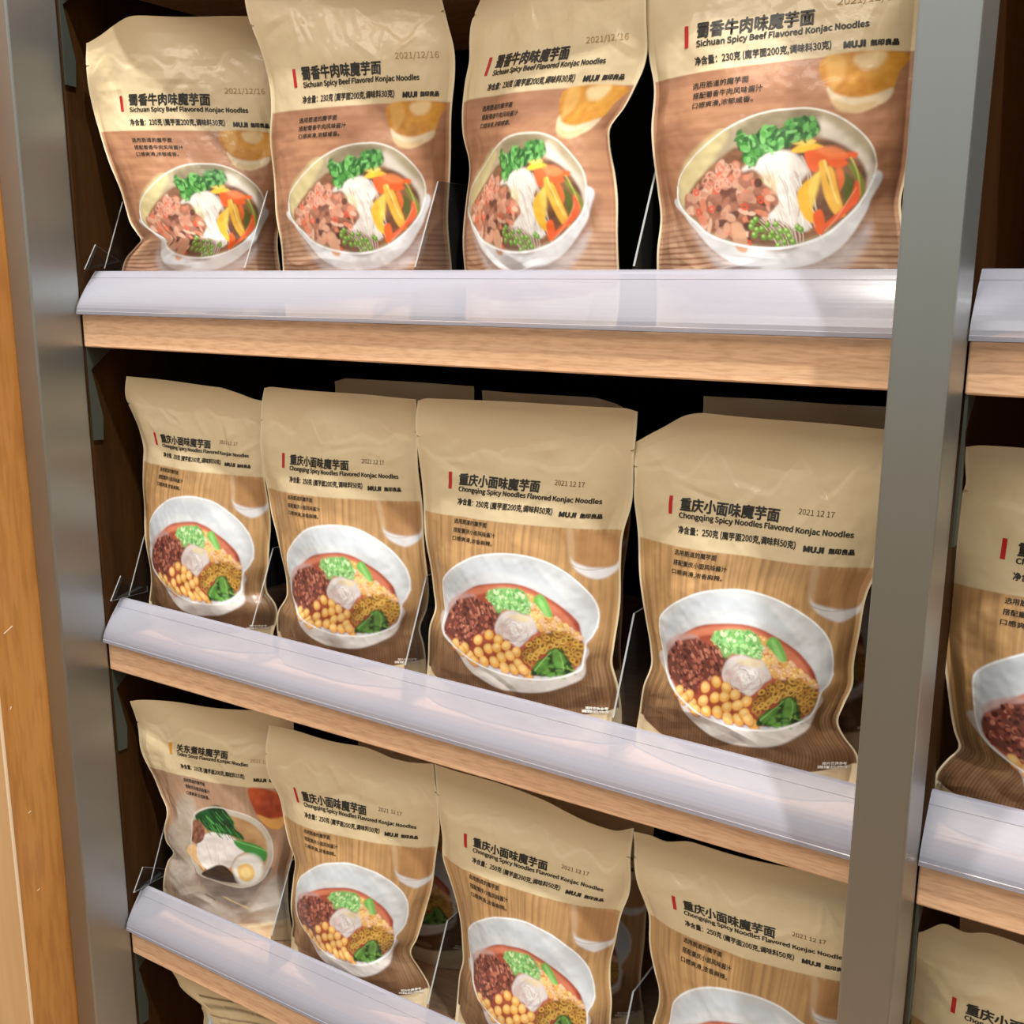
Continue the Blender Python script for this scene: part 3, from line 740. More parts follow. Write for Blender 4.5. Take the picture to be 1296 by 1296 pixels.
POSE = {
 '11': ([(0.000,247,60,2413),(0.083,203,88,2205),(0.142,188,108,2056),(0.211,166,132,1882),(0.310,164,165,1634),(0.350,185,179,1533),(0.456,253,215,1283),(0.552,320,248,1055),(0.624,342,272,886),(0.672,372,288,774),(0.711,447,302,681),(0.728,477,308,641),(0.753,399,316,582),(0.792,248,329,490),(0.832,158,343,396),(1.000,158,400,8)],
  [(0.000,1614,850,2410),(0.163,1618,866,1989),(0.350,1618,885,1508),(0.601,1589,910,925),(0.713,1490,921,666),(0.827,1492,933,400),(1.000,1492,950,8)]),
 '12': ([(0.000,1841,300,2486),(0.048,1847,311,2360),(0.092,1872,320,2247),(0.160,1937,335,2068),(0.239,1982,352,1862),(0.298,2002,365,1707),(0.350,1999,377,1570),(0.433,1961,395,1370),(0.559,1941,423,1064),(0.657,1941,444,830),(0.748,1961,464,609),(0.840,1938,485,386),(1.000,1938,520,8)],
  [(0.000,3355,650,2471),(0.081,3423,669,2268),(0.150,3465,685,2093),(0.210,3496,698,1943),(0.274,3491,713,1780),(0.350,3464,731,1589),(0.461,3430,756,1319),(0.553,3398,777,1092),(0.691,3366,809,757),(0.841,3360,844,388),(1.000,3360,880,8)]),
 '13': ([(0.000,3807,660,2392),(0.070,3742,668,2229),(0.135,3676,676,2078),(0.176,3659,681,1981),(0.232,3640,688,1852),(0.293,3587,695,1709),(0.350,3567,702,1577),(0.442,3579,713,1354),(0.520,3614,722,1166),(0.627,3569,735,906),(0.743,3551,749,623),(0.843,3541,761,380),(1.000,3541,780,8)],
  [(0.000,5140,400,2295),(0.195,5164,404,1861),(0.277,5154,406,1679),(0.316,5129,406,1594),(0.350,5094,407,1518),(0.408,5026,408,1382),(0.462,4928,409,1255),(0.495,4924,410,1178),(0.584,4952,412,972),(0.673,4985,413,764),(0.761,5002,415,559),(0.840,5001,417,373),(1.000,5001,420,8)]),
 '14': ([(0.000,5095,420,2422),(0.163,5138,427,2005),(0.227,5148,429,1841),(0.307,5170,432,1636),(0.350,5195,434,1527),(0.478,5203,439,1226),(0.626,5241,445,879),(0.707,5274,448,689),(0.793,5263,452,487),(0.841,5261,454,373),(1.000,5261,460,8)],
  [(0.000,6805,450,2343),(0.239,6779,462,1810),(0.350,6774,467,1561),(0.501,6777,475,1198),(0.615,6764,481,924),(0.687,6743,484,753),(0.769,6784,488,555),(0.846,6824,492,370),(1.000,6824,500,8)]),
 '21': ([(0.000,143,340,-554),(0.088,87,351,-752),(0.152,127,358,-895),(0.226,196,367,-1058),(0.296,245,376,-1216),(0.350,225,382,-1336),(0.458,148,395,-1614),(0.560,140,407,-1874),(0.690,131,423,-2207),(0.814,115,438,-2524),(0.913,75,450,-2779),(1.000,75,460,-2992)],
  [(0.000,1715,480,-626),(0.170,1669,495,-987),(0.350,1630,512,-1371),(0.562,1626,531,-1902),(0.665,1592,540,-2160),(0.748,1525,547,-2369),(0.777,1537,550,-2441),(0.799,1599,552,-2497),(0.941,1585,565,-2852),(1.000,1585,570,-2992)]),
 '22': ([(0.000,1763,380,-563),(0.043,1724,385,-671),(0.141,1706,397,-919),(0.263,1700,412,-1225),(0.350,1713,422,-1445),(0.430,1748,432,-1636),(0.500,1804,440,-1805),(0.611,1831,453,-2070),(0.700,1856,464,-2282),(0.742,1855,469,-2383),(0.804,1755,477,-2532),(0.923,1697,491,-2817),(1.000,1697,500,-2992)],
  [(0.000,3304,460,-582),(0.073,3293,470,-753),(0.182,3292,486,-1007),(0.350,3291,509,-1399),(0.454,3307,524,-1654),(0.578,3321,541,-1960),(0.707,3295,559,-2278),(0.786,3229,570,-2474),(0.826,3255,576,-2572),(0.950,3253,593,-2878),(1.000,3253,600,-2992)]),
 '23': ([(0.000,3364,400,-561),(0.048,3343,405,-682),(0.137,3347,414,-907),(0.261,3356,426,-1222),(0.350,3376,435,-1445),(0.490,3398,449,-1780),(0.613,3431,461,-2074),(0.671,3456,467,-2214),(0.742,3395,474,-2384),(0.838,3353,484,-2613),(0.928,3335,493,-2828),(1.000,3335,500,-2992)],
  [(0.000,5166,420,-529),(0.074,5163,427,-711),(0.156,5148,436,-913),(0.274,5122,447,-1203),(0.350,5076,455,-1389),(0.441,5060,464,-1614),(0.591,5040,479,-1985),(0.706,5011,491,-2271),(0.749,4999,495,-2377),(0.807,5032,501,-2523),(0.946,5073,515,-2866),(1.000,5073,520,-2992)]),
 '24': ([(0.000,5143,420,-520),(0.093,5152,429,-761),(0.151,5160,435,-912),(0.254,5152,445,-1177),(0.350,5180,455,-1426),(0.492,5214,469,-1769),(0.602,5249,480,-2036),(0.674,5288,487,-2212),(0.717,5302,492,-2316),(0.797,5244,500,-2508),(0.888,5204,509,-2730),(0.936,5187,514,-2845),(1.000,5187,520,-2992)],
  [(0.000,6854,450,-553),(0.145,6835,460,-912),(0.284,6809,470,-1259),(0.350,6784,474,-1423),(0.403,6740,478,-1552),(0.514,6706,486,-1821),(0.618,6678,493,-2074),(0.671,6682,497,-2202),(0.726,6641,501,-2335),(0.783,6614,505,-2473),(0.823,6666,508,-2570),(0.851,6725,510,-2639),(0.950,6741,517,-2879),(1.000,6741,520,-2992)]),
 '25': ([(0.000,7208,500,-610),(0.054,7219,504,-739),(0.092,7227,507,-832),(0.157,7179,513,-988),(0.223,7175,518,-1147),(0.350,7164,528,-1452),(0.472,7170,538,-1742),(0.607,7223,549,-2063),(0.745,7291,560,-2392),(0.785,7326,563,-2489),(0.823,7269,566,-2578),(0.865,7217,569,-2678),(0.907,7206,573,-2778),(1.000,7206,580,-2992)],
  [(0.000,8868,520,-610),(0.500,8888,550,-1805),(1.000,8808,580,-2992)]),
 '31': ([(0.000,81,160,-3617),(0.144,85,195,-3937),(0.236,94,217,-4140),(0.325,162,238,-4339),(0.350,183,244,-4394),(0.443,259,266,-4626),(0.486,316,277,-4732),(0.614,239,307,-5048),(0.661,237,319,-5166),(0.693,301,326,-5245),(0.750,203,340,-5386),(0.870,95,369,-5682),(0.939,59,385,-5854),(1.000,59,400,-5997)],
  [(0.000,1793,560,-3540),(0.184,1729,582,-3988),(0.350,1670,602,-4392),(0.521,1688,622,-4815),(0.600,1649,632,-5012),(0.684,1557,642,-5220),(0.913,1542,670,-5789),(1.000,1542,680,-5997)]),
 '32': ([(0.000,1724,300,-3559),(0.071,1683,311,-3739),(0.134,1673,321,-3898),(0.211,1689,334,-4091),(0.261,1751,342,-4217),(0.350,1802,356,-4442),(0.447,1862,371,-4675),(0.513,1902,382,-4834),(0.610,1846,398,-5067),(0.759,1804,421,-5427),(0.813,1799,430,-5556),(0.871,1754,439,-5694),(0.950,1732,452,-5885),(1.000,1732,460,-5997)],
  [(0.000,3464,400,-3517),(0.060,3474,406,-3649),(0.137,3506,414,-3818),(0.239,3496,424,-4043),(0.350,3461,435,-4288),(0.479,3415,448,-4628),(0.593,3312,459,-4928),(0.707,3223,471,-5231),(0.779,3155,478,-5421),(0.820,3227,482,-5528),(0.860,3298,486,-5635),(1.000,3298,500,-5997)]),
 '33': ([(0.000,3480,400,-3513),(0.099,3503,408,-3746),(0.215,3501,417,-4018),(0.286,3519,423,-4185),(0.350,3529,428,-4335),(0.426,3603,434,-4531),(0.534,3658,443,-4807),(0.636,3699,451,-5070),(0.708,3710,457,-5255),(0.765,3666,461,-5401),(0.931,3613,474,-5827),(1.000,3613,480,-5997)],
  [(0.000,5230,420,-3594),(0.113,5220,429,-3823),(0.195,5216,436,-3988),(0.276,5199,442,-4152),(0.350,5155,448,-4301),(0.449,5106,456,-4562),(0.535,5056,463,-4787),(0.599,5058,468,-4953),(0.652,5080,472,-5092),(0.731,5076,478,-5299),(1.000,5076,500,-5997)]),
 '34': ([(0.000,5230,420,-3581),(0.071,5238,426,-3720),(0.123,5245,430,-3822),(0.218,5280,437,-4006),(0.304,5333,444,-4173),(0.350,5360,448,-4263),(0.429,5377,454,-4476),(0.514,5433,461,-4703),(0.563,5462,465,-4834),(0.609,5459,469,-4958),(0.683,5418,475,-5154),(1.000,5418,500,-5997)],
  [(0.000,6984,450,-3524),(0.180,6980,459,-3884),(0.350,6963,467,-4222),(0.453,6922,473,-4504),(1.000,6922,500,-5997)]),
 '35': ([(0.000,7163,500,-3642),(0.087,7172,507,-3825),(0.236,7175,519,-4136),(0.350,7168,528,-4374),(1.000,7168,580,-5997)],
  [(0.000,8823,520,-3642),(0.500,8843,550,-4824),(1.000,8763,580,-5997)]),
 '41': ([(0.000,231,250,-6464),(0.041,338,258,-6591),(0.084,409,267,-6722),(0.096,484,269,-6757),(0.105,594,271,-6787),(0.130,639,276,-6862),(0.201,632,290,-7038),(1.000,632,450,-9002)],
  [(0.000,2023,400,-6397),(0.130,1951,413,-6820),(0.416,1860,442,-7541),(1.000,1860,500,-9002)]),
}

# ------------------------------------------------------------------ structure and shelving
W, PWID, PDEP, TH = 0.6953, 0.0291, 0.0466, 0.0281
LEVEL = {0: 0.3005, 1: 0.0, 2: -0.3003, 3: -0.6006, 4: -0.901}
X2 = W + PWID                      # left end of the second bay
DEEP = 0.40

bm = bmesh.new(); add_box(bm, (-2.5, -3.0, -1.43), (3.5, 0.6, -1.40))
tag(from_bm('floor', bm, FLOOR), kind='structure')
bm = bmesh.new(); add_box(bm, (-2.5, 0.45, -1.40), (3.5, 0.60, 1.60))
tag(from_bm('wall_back', bm, plain_mat('dark_wall', (0.05, 0.05, 0.045), 0.8)), kind='structure')

for name, x, lab in (('steel_post', -PWID, 'brushed steel post at the left end of the shelves, beside the brown wooden upright'),
                     ('steel_post', W, 'brushed steel post in front of the shelves at right, between the two bays')):
    bm = bmesh.new(); add_box(bm, (x, -PDEP, -1.40), (x + PWID, 0.0, 0.75), 0.0016, 2)
    tag(from_bm(name, bm, STEEL, smooth=False), lab, 'post', 'steel shelf posts')

bm = bmesh.new(); add_box(bm, (-0.21, -0.0925, -1.40), (-0.0305, 0.40, 0.75))
up = tag(from_bm('wooden_upright', bm, BROWN), 'tall brown wooden end panel at the far left edge, outside the left steel post', 'panel')
bm = bmesh.new(); add_box(bm, (-0.21, -0.0940, -1.40), (-0.0318, -0.0924, 0.75))
from_bm('front_facing', bm, TAN, up)['label'] = 'light tan front face'
bm = bmesh.new(); add_box(bm, (-0.0320, -0.0943, -1.40), (-0.0303, -0.0915, 0.75), 0.0005, 2)
from_bm('edge_band', bm, plain_mat('pale_edge', (0.74, 0.55, 0.36), 0.4), up)['label'] = 'pale edge band'
rng = np.random.default_rng(5)
SCR = plain_mat('scratch', (0.80, 0.62, 0.42), 0.5)
for y, z, l, a in ((-0.078, -0.273, 0.010, 0.5), (-0.083, -0.345, 0.003, 1.2), (-0.074, -0.53, 0.003, 0.3), (-0.068, -0.68, 0.003, 0.8), (-0.075, -0.45, 0.003, 0.4)):
    bm = bmesh.new()
    dy, dz = math.cos(a) * l / 2, math.sin(a) * l / 2
    w = 0.0006
    vs = [bm.verts.new((-0.0302, y + sx * dy - sy * w * math.sin(a), z + sx * dz + sy * w * math.cos(a))) for sx, sy in ((-1, -1), (1, -1), (1, 1), (-1, 1))]
    bm.faces.new(vs)
    from_bm('scratch', bm, SCR, up)

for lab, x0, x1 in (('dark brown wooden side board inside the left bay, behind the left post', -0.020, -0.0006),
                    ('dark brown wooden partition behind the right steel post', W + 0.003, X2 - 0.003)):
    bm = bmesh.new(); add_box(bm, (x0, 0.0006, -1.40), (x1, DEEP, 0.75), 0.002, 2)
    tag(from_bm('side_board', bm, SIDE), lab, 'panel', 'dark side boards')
for lab, x0, x1 in (('black back panel of the left bay', 0.0, W), ('black back panel of the right bay', X2, 1.42)):
    bm = bmesh.new(); add_box(bm, (x0 - 0.02, DEEP + 0.001, -1.40), (x1 + 0.01, DEEP + 0.015, 0.75))
    tag(from_bm('back_panel', bm, BLACK), lab, 'panel', 'black back panels')

ORD = {0: 'topmost', 1: 'upper', 2: 'middle', 3: 'third', 4: 'lowest'}
for bay, (x0, x1) in enumerate(((0.0006, W - 0.0006), (X2 + 0.0006, 1.40))):
    for k in range(5):
        z = LEVEL[k]
        t = empty('wooden_shelf', ((x0 + x1) / 2, 0.0, z - TH),
                  ('light beech shelf board in the %s bay, %s' % (('left', 'right')[bay],
                   {0: 'over the top row of pouches', 1: 'carrying the top row of pouches' if bay == 0 else 'empty, near the top',
                    2: 'second one down in view', 3: 'third one down in view', 4: 'at the very bottom'}[k])), 'shelf', 'beech shelf boards')
        bm = bmesh.new(); add_box(bm, (x0 - t.location.x, 0, 0), (x1 - t.location.x, DEEP - 0.001, TH), 0.0012, 2)
        from_bm('board', bm, BEECH, t)
        bm = bmesh.new()
        bx = x0 - t.location.x + 0.0004
        add_prism(bm, [(0.0012, 0.0), (0.0012, -0.083), (0.011, -0.0835), (0.0125, -0.0625), (0.004, -0.020), (0.030, 0.0)], 'X', bx, bx + 0.0016)
        from_bm('bracket', bm, BRACKET, t)['label'] = 'grey steel bracket'


def rail_y(z):
    t = min(max((z - 0.004) / 0.033, 0.0), 1.1)
    return -0.0055 + 0.0225 * t ** 1.35


def make_rail(x0, x1, z, label, sag=0.0, clip=True):
    L = x1 - x0
    t = empty('shelf_rail', (x0, 0.0, z), label, 'shelf rail', 'clear plastic rails on the shelf fronts')
    bm = bmesh.new()
    zs = [0.0004, 0.0030, 0.0034, 0.0060, 0.0085, 0.0110, 0.0135, 0.0160, 0.0190, 0.0220, 0.0250, 0.0280, 0.0312, 0.0316, 0.0345, 0.0372]
    rid = [0.0005, 0.0005, 0, 0, 0, 0, 0, 0, 0, 0, 0, 0, 0, 0.0004, 0.0004, 0.0004]
    outer = [(rail_y(a) - r, a) for a, r in zip(zs, rid)]
    inner = [(rail_y(a) + 0.0016, a) for a in zs]
    prof = outer + [(0.0205, 0.0374), (0.0205, 0.0362)] + [(rail_y(0.0362) + 0.0016, 0.0360)] + list(reversed(inner[:-1]))
    add_prism(bm, prof, 'X', 0.0, L)
    if sag:
        bmesh.ops.subdivide_edges(bm, edges=[e for e in bm.edges if abs(e.verts[0].co.x - e.verts[1].co.x) > 0.1], cuts=6)
        for v in bm.verts: v.co.z += sag * v.co.x / L
    from_bm('front_lip', bm, RAIL, t)
    bm = bmesh.new(); add_box(bm, (0, 0.0005, 0.0003), (L, 0.0140, 0.0016))
    from_bm('base_strip', bm, RAIL, t)
    # end cap with its wedge shaped clip
    bm = bmesh.new()
    add_prism(bm, [(-0.0040, 0.001), (-0.0025, 0.010), (0.0165, 0.0365), (0.040, 0.0365), (0.040, 0.0018), (0.0, 0.0018)], 'X', 0.0008, 0.0022)
    from_bm('end_cap', bm, ACRYL, t)
    if not clip:
        return t
    bm = bmesh.new()
    tri = [(0.0030, 0.0385), (0.0160, 0.0600), (0.0450, 0.0430), (0.0450, 0.0375)]
    add_prism(bm, tri, 'X', 0.0030, 0.0044, lambda i: 1)
    add_prism(bm, [(0.008, 0.0400), (0.034, 0.0450), (0.034, 0.0462), (0.008, 0.0412)], 'X', 0.0030, 0.0100)
    add_prism(bm, [(0.0035, 0.0385), (0.0160, 0.0590), (0.0170, 0.0585), (0.0048, 0.0380)], 'X', 0.0030, 0.0060)
    from_bm('end_clip', bm, [ACRYL, EDGE], t)
    return t


RAILTXT = 'frosted clear plastic edge rail on the %s'
make_rail(0.0015, W - 0.001, LEVEL[1], RAILTXT % 'top shelf in view, left bay')
make_rail(0.0015, W - 0.001, LEVEL[2], RAILTXT % 'second shelf down, left bay, sagging rightward', -0.0088)
make_rail(0.0015, W - 0.001, LEVEL[3], RAILTXT % 'third shelf down, left bay')
make_rail(X2 + 0.001, 1.395, LEVEL[1], RAILTXT % 'empty top shelf right of the right post', clip=False)
make_rail(X2 + 0.001, 1.395, LEVEL[2], RAILTXT % 'second shelf down, right bay', clip=False)
make_rail(X2 + 0.001, 1.395, LEVEL[3], RAILTXT % 'third shelf down, right bay', clip=False)
make_rail(0.0015, W - 0.001, LEVEL[4], RAILTXT % 'lowest shelf, left bay')


def make_divider(x, z, yc, zc, label, foot=True, dz=0.0):
    t = empty('shelf_divider', (x, 0.02, z), label, 'divider', 'clear acrylic dividers between pouches')
    h = 0.0007
    bm = bmesh.new()
    pts = [(-0.004, 0.0022), (0.0025, 0.0395 + dz), (yc - 0.02, zc), (0.32, zc), (0.32, 0.0022)]
    add_prism(bm, pts, 'X', -h, h, lambda i: 1 if i in (1, 2) else 0)
    from_bm('fin', bm, [ACRYL, EDGE], t)
    if not foot:
        return t
    bm = bmesh.new()
    out = [(-0.019, 0.003), (0.019, 0.003), (0.019, 0.0190 + dz), (0.0030, 0.0350 + dz), (-0.0030, 0.0350 + dz), (-0.019, 0.0190 + dz)]
    def pl(p, d): return Vector((p[0], rail_y(max(p[1] - dz, 0.003)) + 0.0024 + d - 0.02, p[1]))
    va = [bm.verts.new(pl(p, 0)) for p in out]; vb = [bm.verts.new(pl(p, 0.0013)) for p in out]
    fs = [bm.faces.new(va), bm.faces.new(vb[::-1])]
    for i in range(6):
        j = (i + 1) % 6
        f = bm.faces.new((va[i], vb[i], vb[j], va[j])); f.material_index = 1; fs.append(f)
    bmesh.ops.recalc_face_normals(bm, faces=fs)
    from_bm('foot', bm, [ACRYL, EDGE], t)
    return t


SH = {1: 'top shelf in view', 2: 'second shelf down', 3: 'third shelf down', 4: 'lowest shelf'}
for k, xs in ((1, (0.178, 0.3475, 0.5200)), (2, (0.1665, 0.3325, 0.5140)), (3, (0.1720, 0.3500, 0.5230))):
    make_divider(0.0065, LEVEL[k], 0.047, 0.098, 'clear acrylic end divider at the far left of the %s' % SH[k], False)
    for j, x in enumerate(xs):
        make_divider(x, LEVEL[k], 0.052, 0.101, 'clear acrylic divider on the %s, between the %s pouches' % (SH[k], ('first and second', 'second and third', 'third and fourth')[j]), True, -0.0088 * x / W if k == 2 else 0.0)
make_divider(0.010, LEVEL[4], 0.050, 0.13, 'clear acrylic divider on the lowest shelf, left of the partly hidden pouch', False)

# ------------------------------------------------------------------ pouches
BQ = np.array([0, .06, .12, .2, .3, .42, .55, .7, .85, 1.0])
BV = np.array([0, 0, .0015, .006, .012, .019, .0255, .0285, .0265, .0225])


def hermite(x, y, xi):
    x = np.asarray(x, float); y = np.asarray(y, float)
    m = np.gradient(y, x, axis=0) if len(x) > 2 else np.repeat((y[1:] - y[:1]) / (x[1] - x[0]), 2, axis=0)
    i = np.clip(np.searchsorted(x, xi) - 1, 0, len(x) - 2)
    h = (x[i + 1] - x[i]); t = (xi - x[i]) / h
    h = h[:, None]; t = t[:, None]
    return (2 * t**3 - 3 * t**2 + 1) * y[i] + (t**3 - 2 * t**2 + t) * h * m[i] + (-2 * t**3 + 3 * t**2) * y[i + 1] + (t**3 - t**2) * h * m[i + 1]


def grid_mesh(name, P, mats, parent, colors=None, flip=False):
    nq, nu = P.shape[:2]
    idx = np.arange(nq * nu).reshape(nq, nu)
    a, b, c, d = idx[:-1, :-1], idx[:-1, 1:], idx[1:, 1:], idx[1:, :-1]
    F = np.stack([a, d, c, b] if not flip else [a, b, c, d], -1).reshape(-1)
    me = bpy.data.meshes.new(name)
    me.vertices.add(nq * nu)
    me.vertices.foreach_set('co', P.reshape(-1).astype(np.float32))
    n = (nq - 1) * (nu - 1)
    me.loops.add(n * 4); me.loops.foreach_set('vertex_index', F.astype(np.int32))
    me.polygons.add(n); me.polygons.foreach_set('loop_start', np.arange(0, n * 4, 4, dtype=np.int32))
    me.update(calc_edges=True)
    if colors is not None:
        at = me.color_attributes.new('print', 'FLOAT_COLOR', 'POINT')
        rgba = np.ones((nq * nu, 4), np.float32); rgba[:, :3] = colors.reshape(-1, 3)
        at.data.foreach_set('color', rgba.reshape(-1))
    return link(name, me, mats, parent, True)


_glyphs = {}
SANS = None
try:        # the plain sans serif that ships inside Blender; it covers the Chinese characters too
    SANS = bpy.data.fonts.load(bpy.utils.system_resource('DATAFILES', path='fonts') + '/Noto Sans CJK Regular.woff2')
except Exception:
    SANS = None


def glyphs(body, bold, fine):
    """outline lettering turned into flat triangles, cached: (verts 2-D in ems, faces)"""
    key = (body, bold, fine)
    if key not in _glyphs:
        cu = bpy.data.curves.new('lettering', 'FONT')
        cu.body = body; cu.size = 1.0; cu.resolution_u = 3; cu.fill_mode = 'FRONT'
        if SANS: cu.font = SANS
        o = bpy.data.objects.new('lettering', cu); COL.objects.link(o)
        dg = bpy.context.evaluated_depsgraph_get()
        me = bpy.data.meshes.new_from_object(o.evaluated_get(dg))
        bm = bmesh.new(); bm.from_mesh(me)
        bmesh.ops.triangulate(bm, faces=bm.faces)
        if fine:
            for _ in range(3):
                es = [e for e in bm.edges if e.calc_length() > fine]
                if not es: break
                bmesh.ops.subdivide_edges(bm, edges=es, cuts=1)
                bmesh.ops.triangulate(bm, faces=bm.faces)
        V = np.array([v.co[:2] for v in bm.verts]); bm.verts.index_update()
        F = np.array([[v.index for v in f.verts] for f in bm.faces])
        bm.free()
        bpy.data.objects.remove(o); bpy.data.curves.remove(cu); bpy.data.meshes.remove(me)
        if bold > 0:      # heavier strokes: the same outline laid down again a hair to each side
            n0 = len(V); sh = [(-bold, 0), (bold, 0), (0, bold * 0.8), (0, -bold * 0.8)]
            F = np.concatenate([F] + [F + n0 * (i + 1) for i in range(len(sh))])
            V = np.concatenate([V] + [V + np.array(s_) for s_ in sh])
        _glyphs[key] = (V, F)
    return _glyphs[key]


TXT = {
 'chongqing': dict(
    accent_bar=[('BAR', .166, .182, .2405, 12.2)],
    title_lettering=[('重庆小面味魔芋面', .217, .617, .2355, 8.9, .014)],
    flavor_lettering=[('Chongqing Spicy Noodles Flavored Konjac Noodles', .216, .893, .2660, 5.0, .016)],
    weight_lettering=[('净含量：250克 (魔芋面200克,调味料50克)', .214, .695, .3025, 5.6, .012)],
    brand_lettering=[('MUJI', .725, .800, .3075, 4.1, .030), ('無印良品', .815, .905, .3080, 3.8, .022)],
    description_lettering=[('选用筋道的魔芋面', .200, .388, .3610, 3.7, .006), ('搭配重庆小面风味酱汁', .198, .438, .3885, 3.7, .006), ('口感爽滑,浓香麻辣。', .194, .425, .4150, 3.9, .006)],
    date_stamp=[('2021 12 17', .685, .815, .2190, 3.5, .0)],
    serving_lettering=[('图片仅供参考', .868, .955, .888, 2.3, .02), ('调理后效果', .850, .965, .8985, 2.3, .02)]),
 'sichuan': dict(
    accent_bar=[('BAR', .166, .183, .2645, 12.4)],
    title_lettering=[('蜀香牛肉味魔芋面', .216, .652, .2540, 9.6, .014)],
    flavor_lettering=[('Sichuan Spicy Beef Flavored Konjac Noodles', .217, .842, .2865, 5.2, .016)],
    weight_lettering=[('净含量：230克 (魔芋面200克,调味料30克)', .208, .718, .3265, 5.8, .012)],
    brand_lettering=[('MUJI', .759, .834, .3300, 4.3, .030), ('無印良品', .848, .938, .3300, 3.8, .022)],
    description_lettering=[('选用筋道的魔芋面', .196, .425, .3840, 3.8, .006), ('搭配蜀香牛肉风味酱汁', .200, .482, .4090, 3.8, .006), ('口感爽滑,浓郁咸香。', .202, .450, .4335, 3.9, .006)],
    date_stamp=[('2021/12/16', .725, .930, .2270, 5.2, -.004)]),
 'oden': dict(
    accent_bar=[('BAR', .224, .240, .2050, 12.6)],
    title_lettering=[('关东煮味魔芋面', .273, .615, .1975, 8.9, .014)],
    flavor_lettering=[('Oden Soup Flavored Konjac Noodles', .278, .750, .2260, 5.0, .016)],
    weight_lettering=[('净含量：215克 (魔芋面200克,调味料15克)', .288, .727, .2760, 5.6, .012)],
    brand_lettering=[('MUJI', .782, .857, .2850, 4.1, .030), ('無印良品', .870, .960, .2850, 3.8, .022)],
    description_lettering=[('选用筋道的魔芋面', .285, .450, .3330, 3.7, .006), ('搭配关东煮风味酱汁', .290, .480, .3590, 3.7, .006), ('口感爽滑,日式鲜香。', .290, .470, .3850, 3.9, .006)],
    date_stamp=[('2021 12 17', .76, .90, .205, 3.5, .0)]),
}


def lettering(part, items, Pf, Nf, mat, parent):
    """flat lettering bent onto the front film, a third of a millimetre proud of it"""
    nq, nu = Pf.shape[:2]
    Vs, Fs, off = [], [], 0
    for body, s0, s1, qc, h, *rest in items:
        if body == 'BAR':
            n = 9; uu, vv = np.meshgrid([0, 0.5, 1.0], np.linspace(0, 1, n))
            V = np.stack([uu.ravel(), vv.ravel()], 1)
            F = []
            for r in range(n - 1):
                for c in range(2):
                    i = r * 3 + c
                    F += [[i, i + 1, i + 4], [i, i + 4, i + 3]]
            F = np.array(F)
            em = 1.0
        else:
            V, F = glyphs(body, rest[0], 0.22 if part == 'title_lettering' else 0.45)
            em = 0.92
        lo, hi = V.min(0), V.max(0)
        s = s0 + (V[:, 0] - lo[0]) / (hi[0] - lo[0]) * (s1 - s0)
        ky = h / PH / em if body == 'BAR' else (h / PH) / (hi[1] - lo[1])
        q = qc - (V[:, 1] - (lo[1] + hi[1]) / 2) * ky
        x = np.clip(s * (nu - 1), 0, nu - 1.001); y = np.clip(q * (nq - 1), 0, nq - 1.001)
        xi, yi = x.astype(int), y.astype(int); tx, ty = (x - xi)[:, None], (y - yi)[:, None]
        def bil(A): return (A[yi, xi] * (1 - tx) + A[yi, xi + 1] * tx) * (1 - ty) + (A[yi + 1, xi] * (1 - tx) + A[yi + 1, xi + 1] * tx) * ty
        Vs.append(bil(Pf) + bil(Nf) * 0.00035); Fs.append(F + off); off += len(V)
    V = np.concatenate(Vs); F = np.concatenate(Fs)
    me = bpy.data.meshes.new(part)
    me.vertices.add(len(V)); me.vertices.foreach_set('co', V.reshape(-1).astype(np.float32))
    me.loops.add(len(F) * 3); me.loops.foreach_set('vertex_index', F.reshape(-1).astype(np.int32))
    me.polygons.add(len(F)); me.polygons.foreach_set('loop_start', np.arange(0, len(F) * 3, 3, dtype=np.int32))
    me.update(calc_edges=True)
    return link(part, me, mat, parent, False)


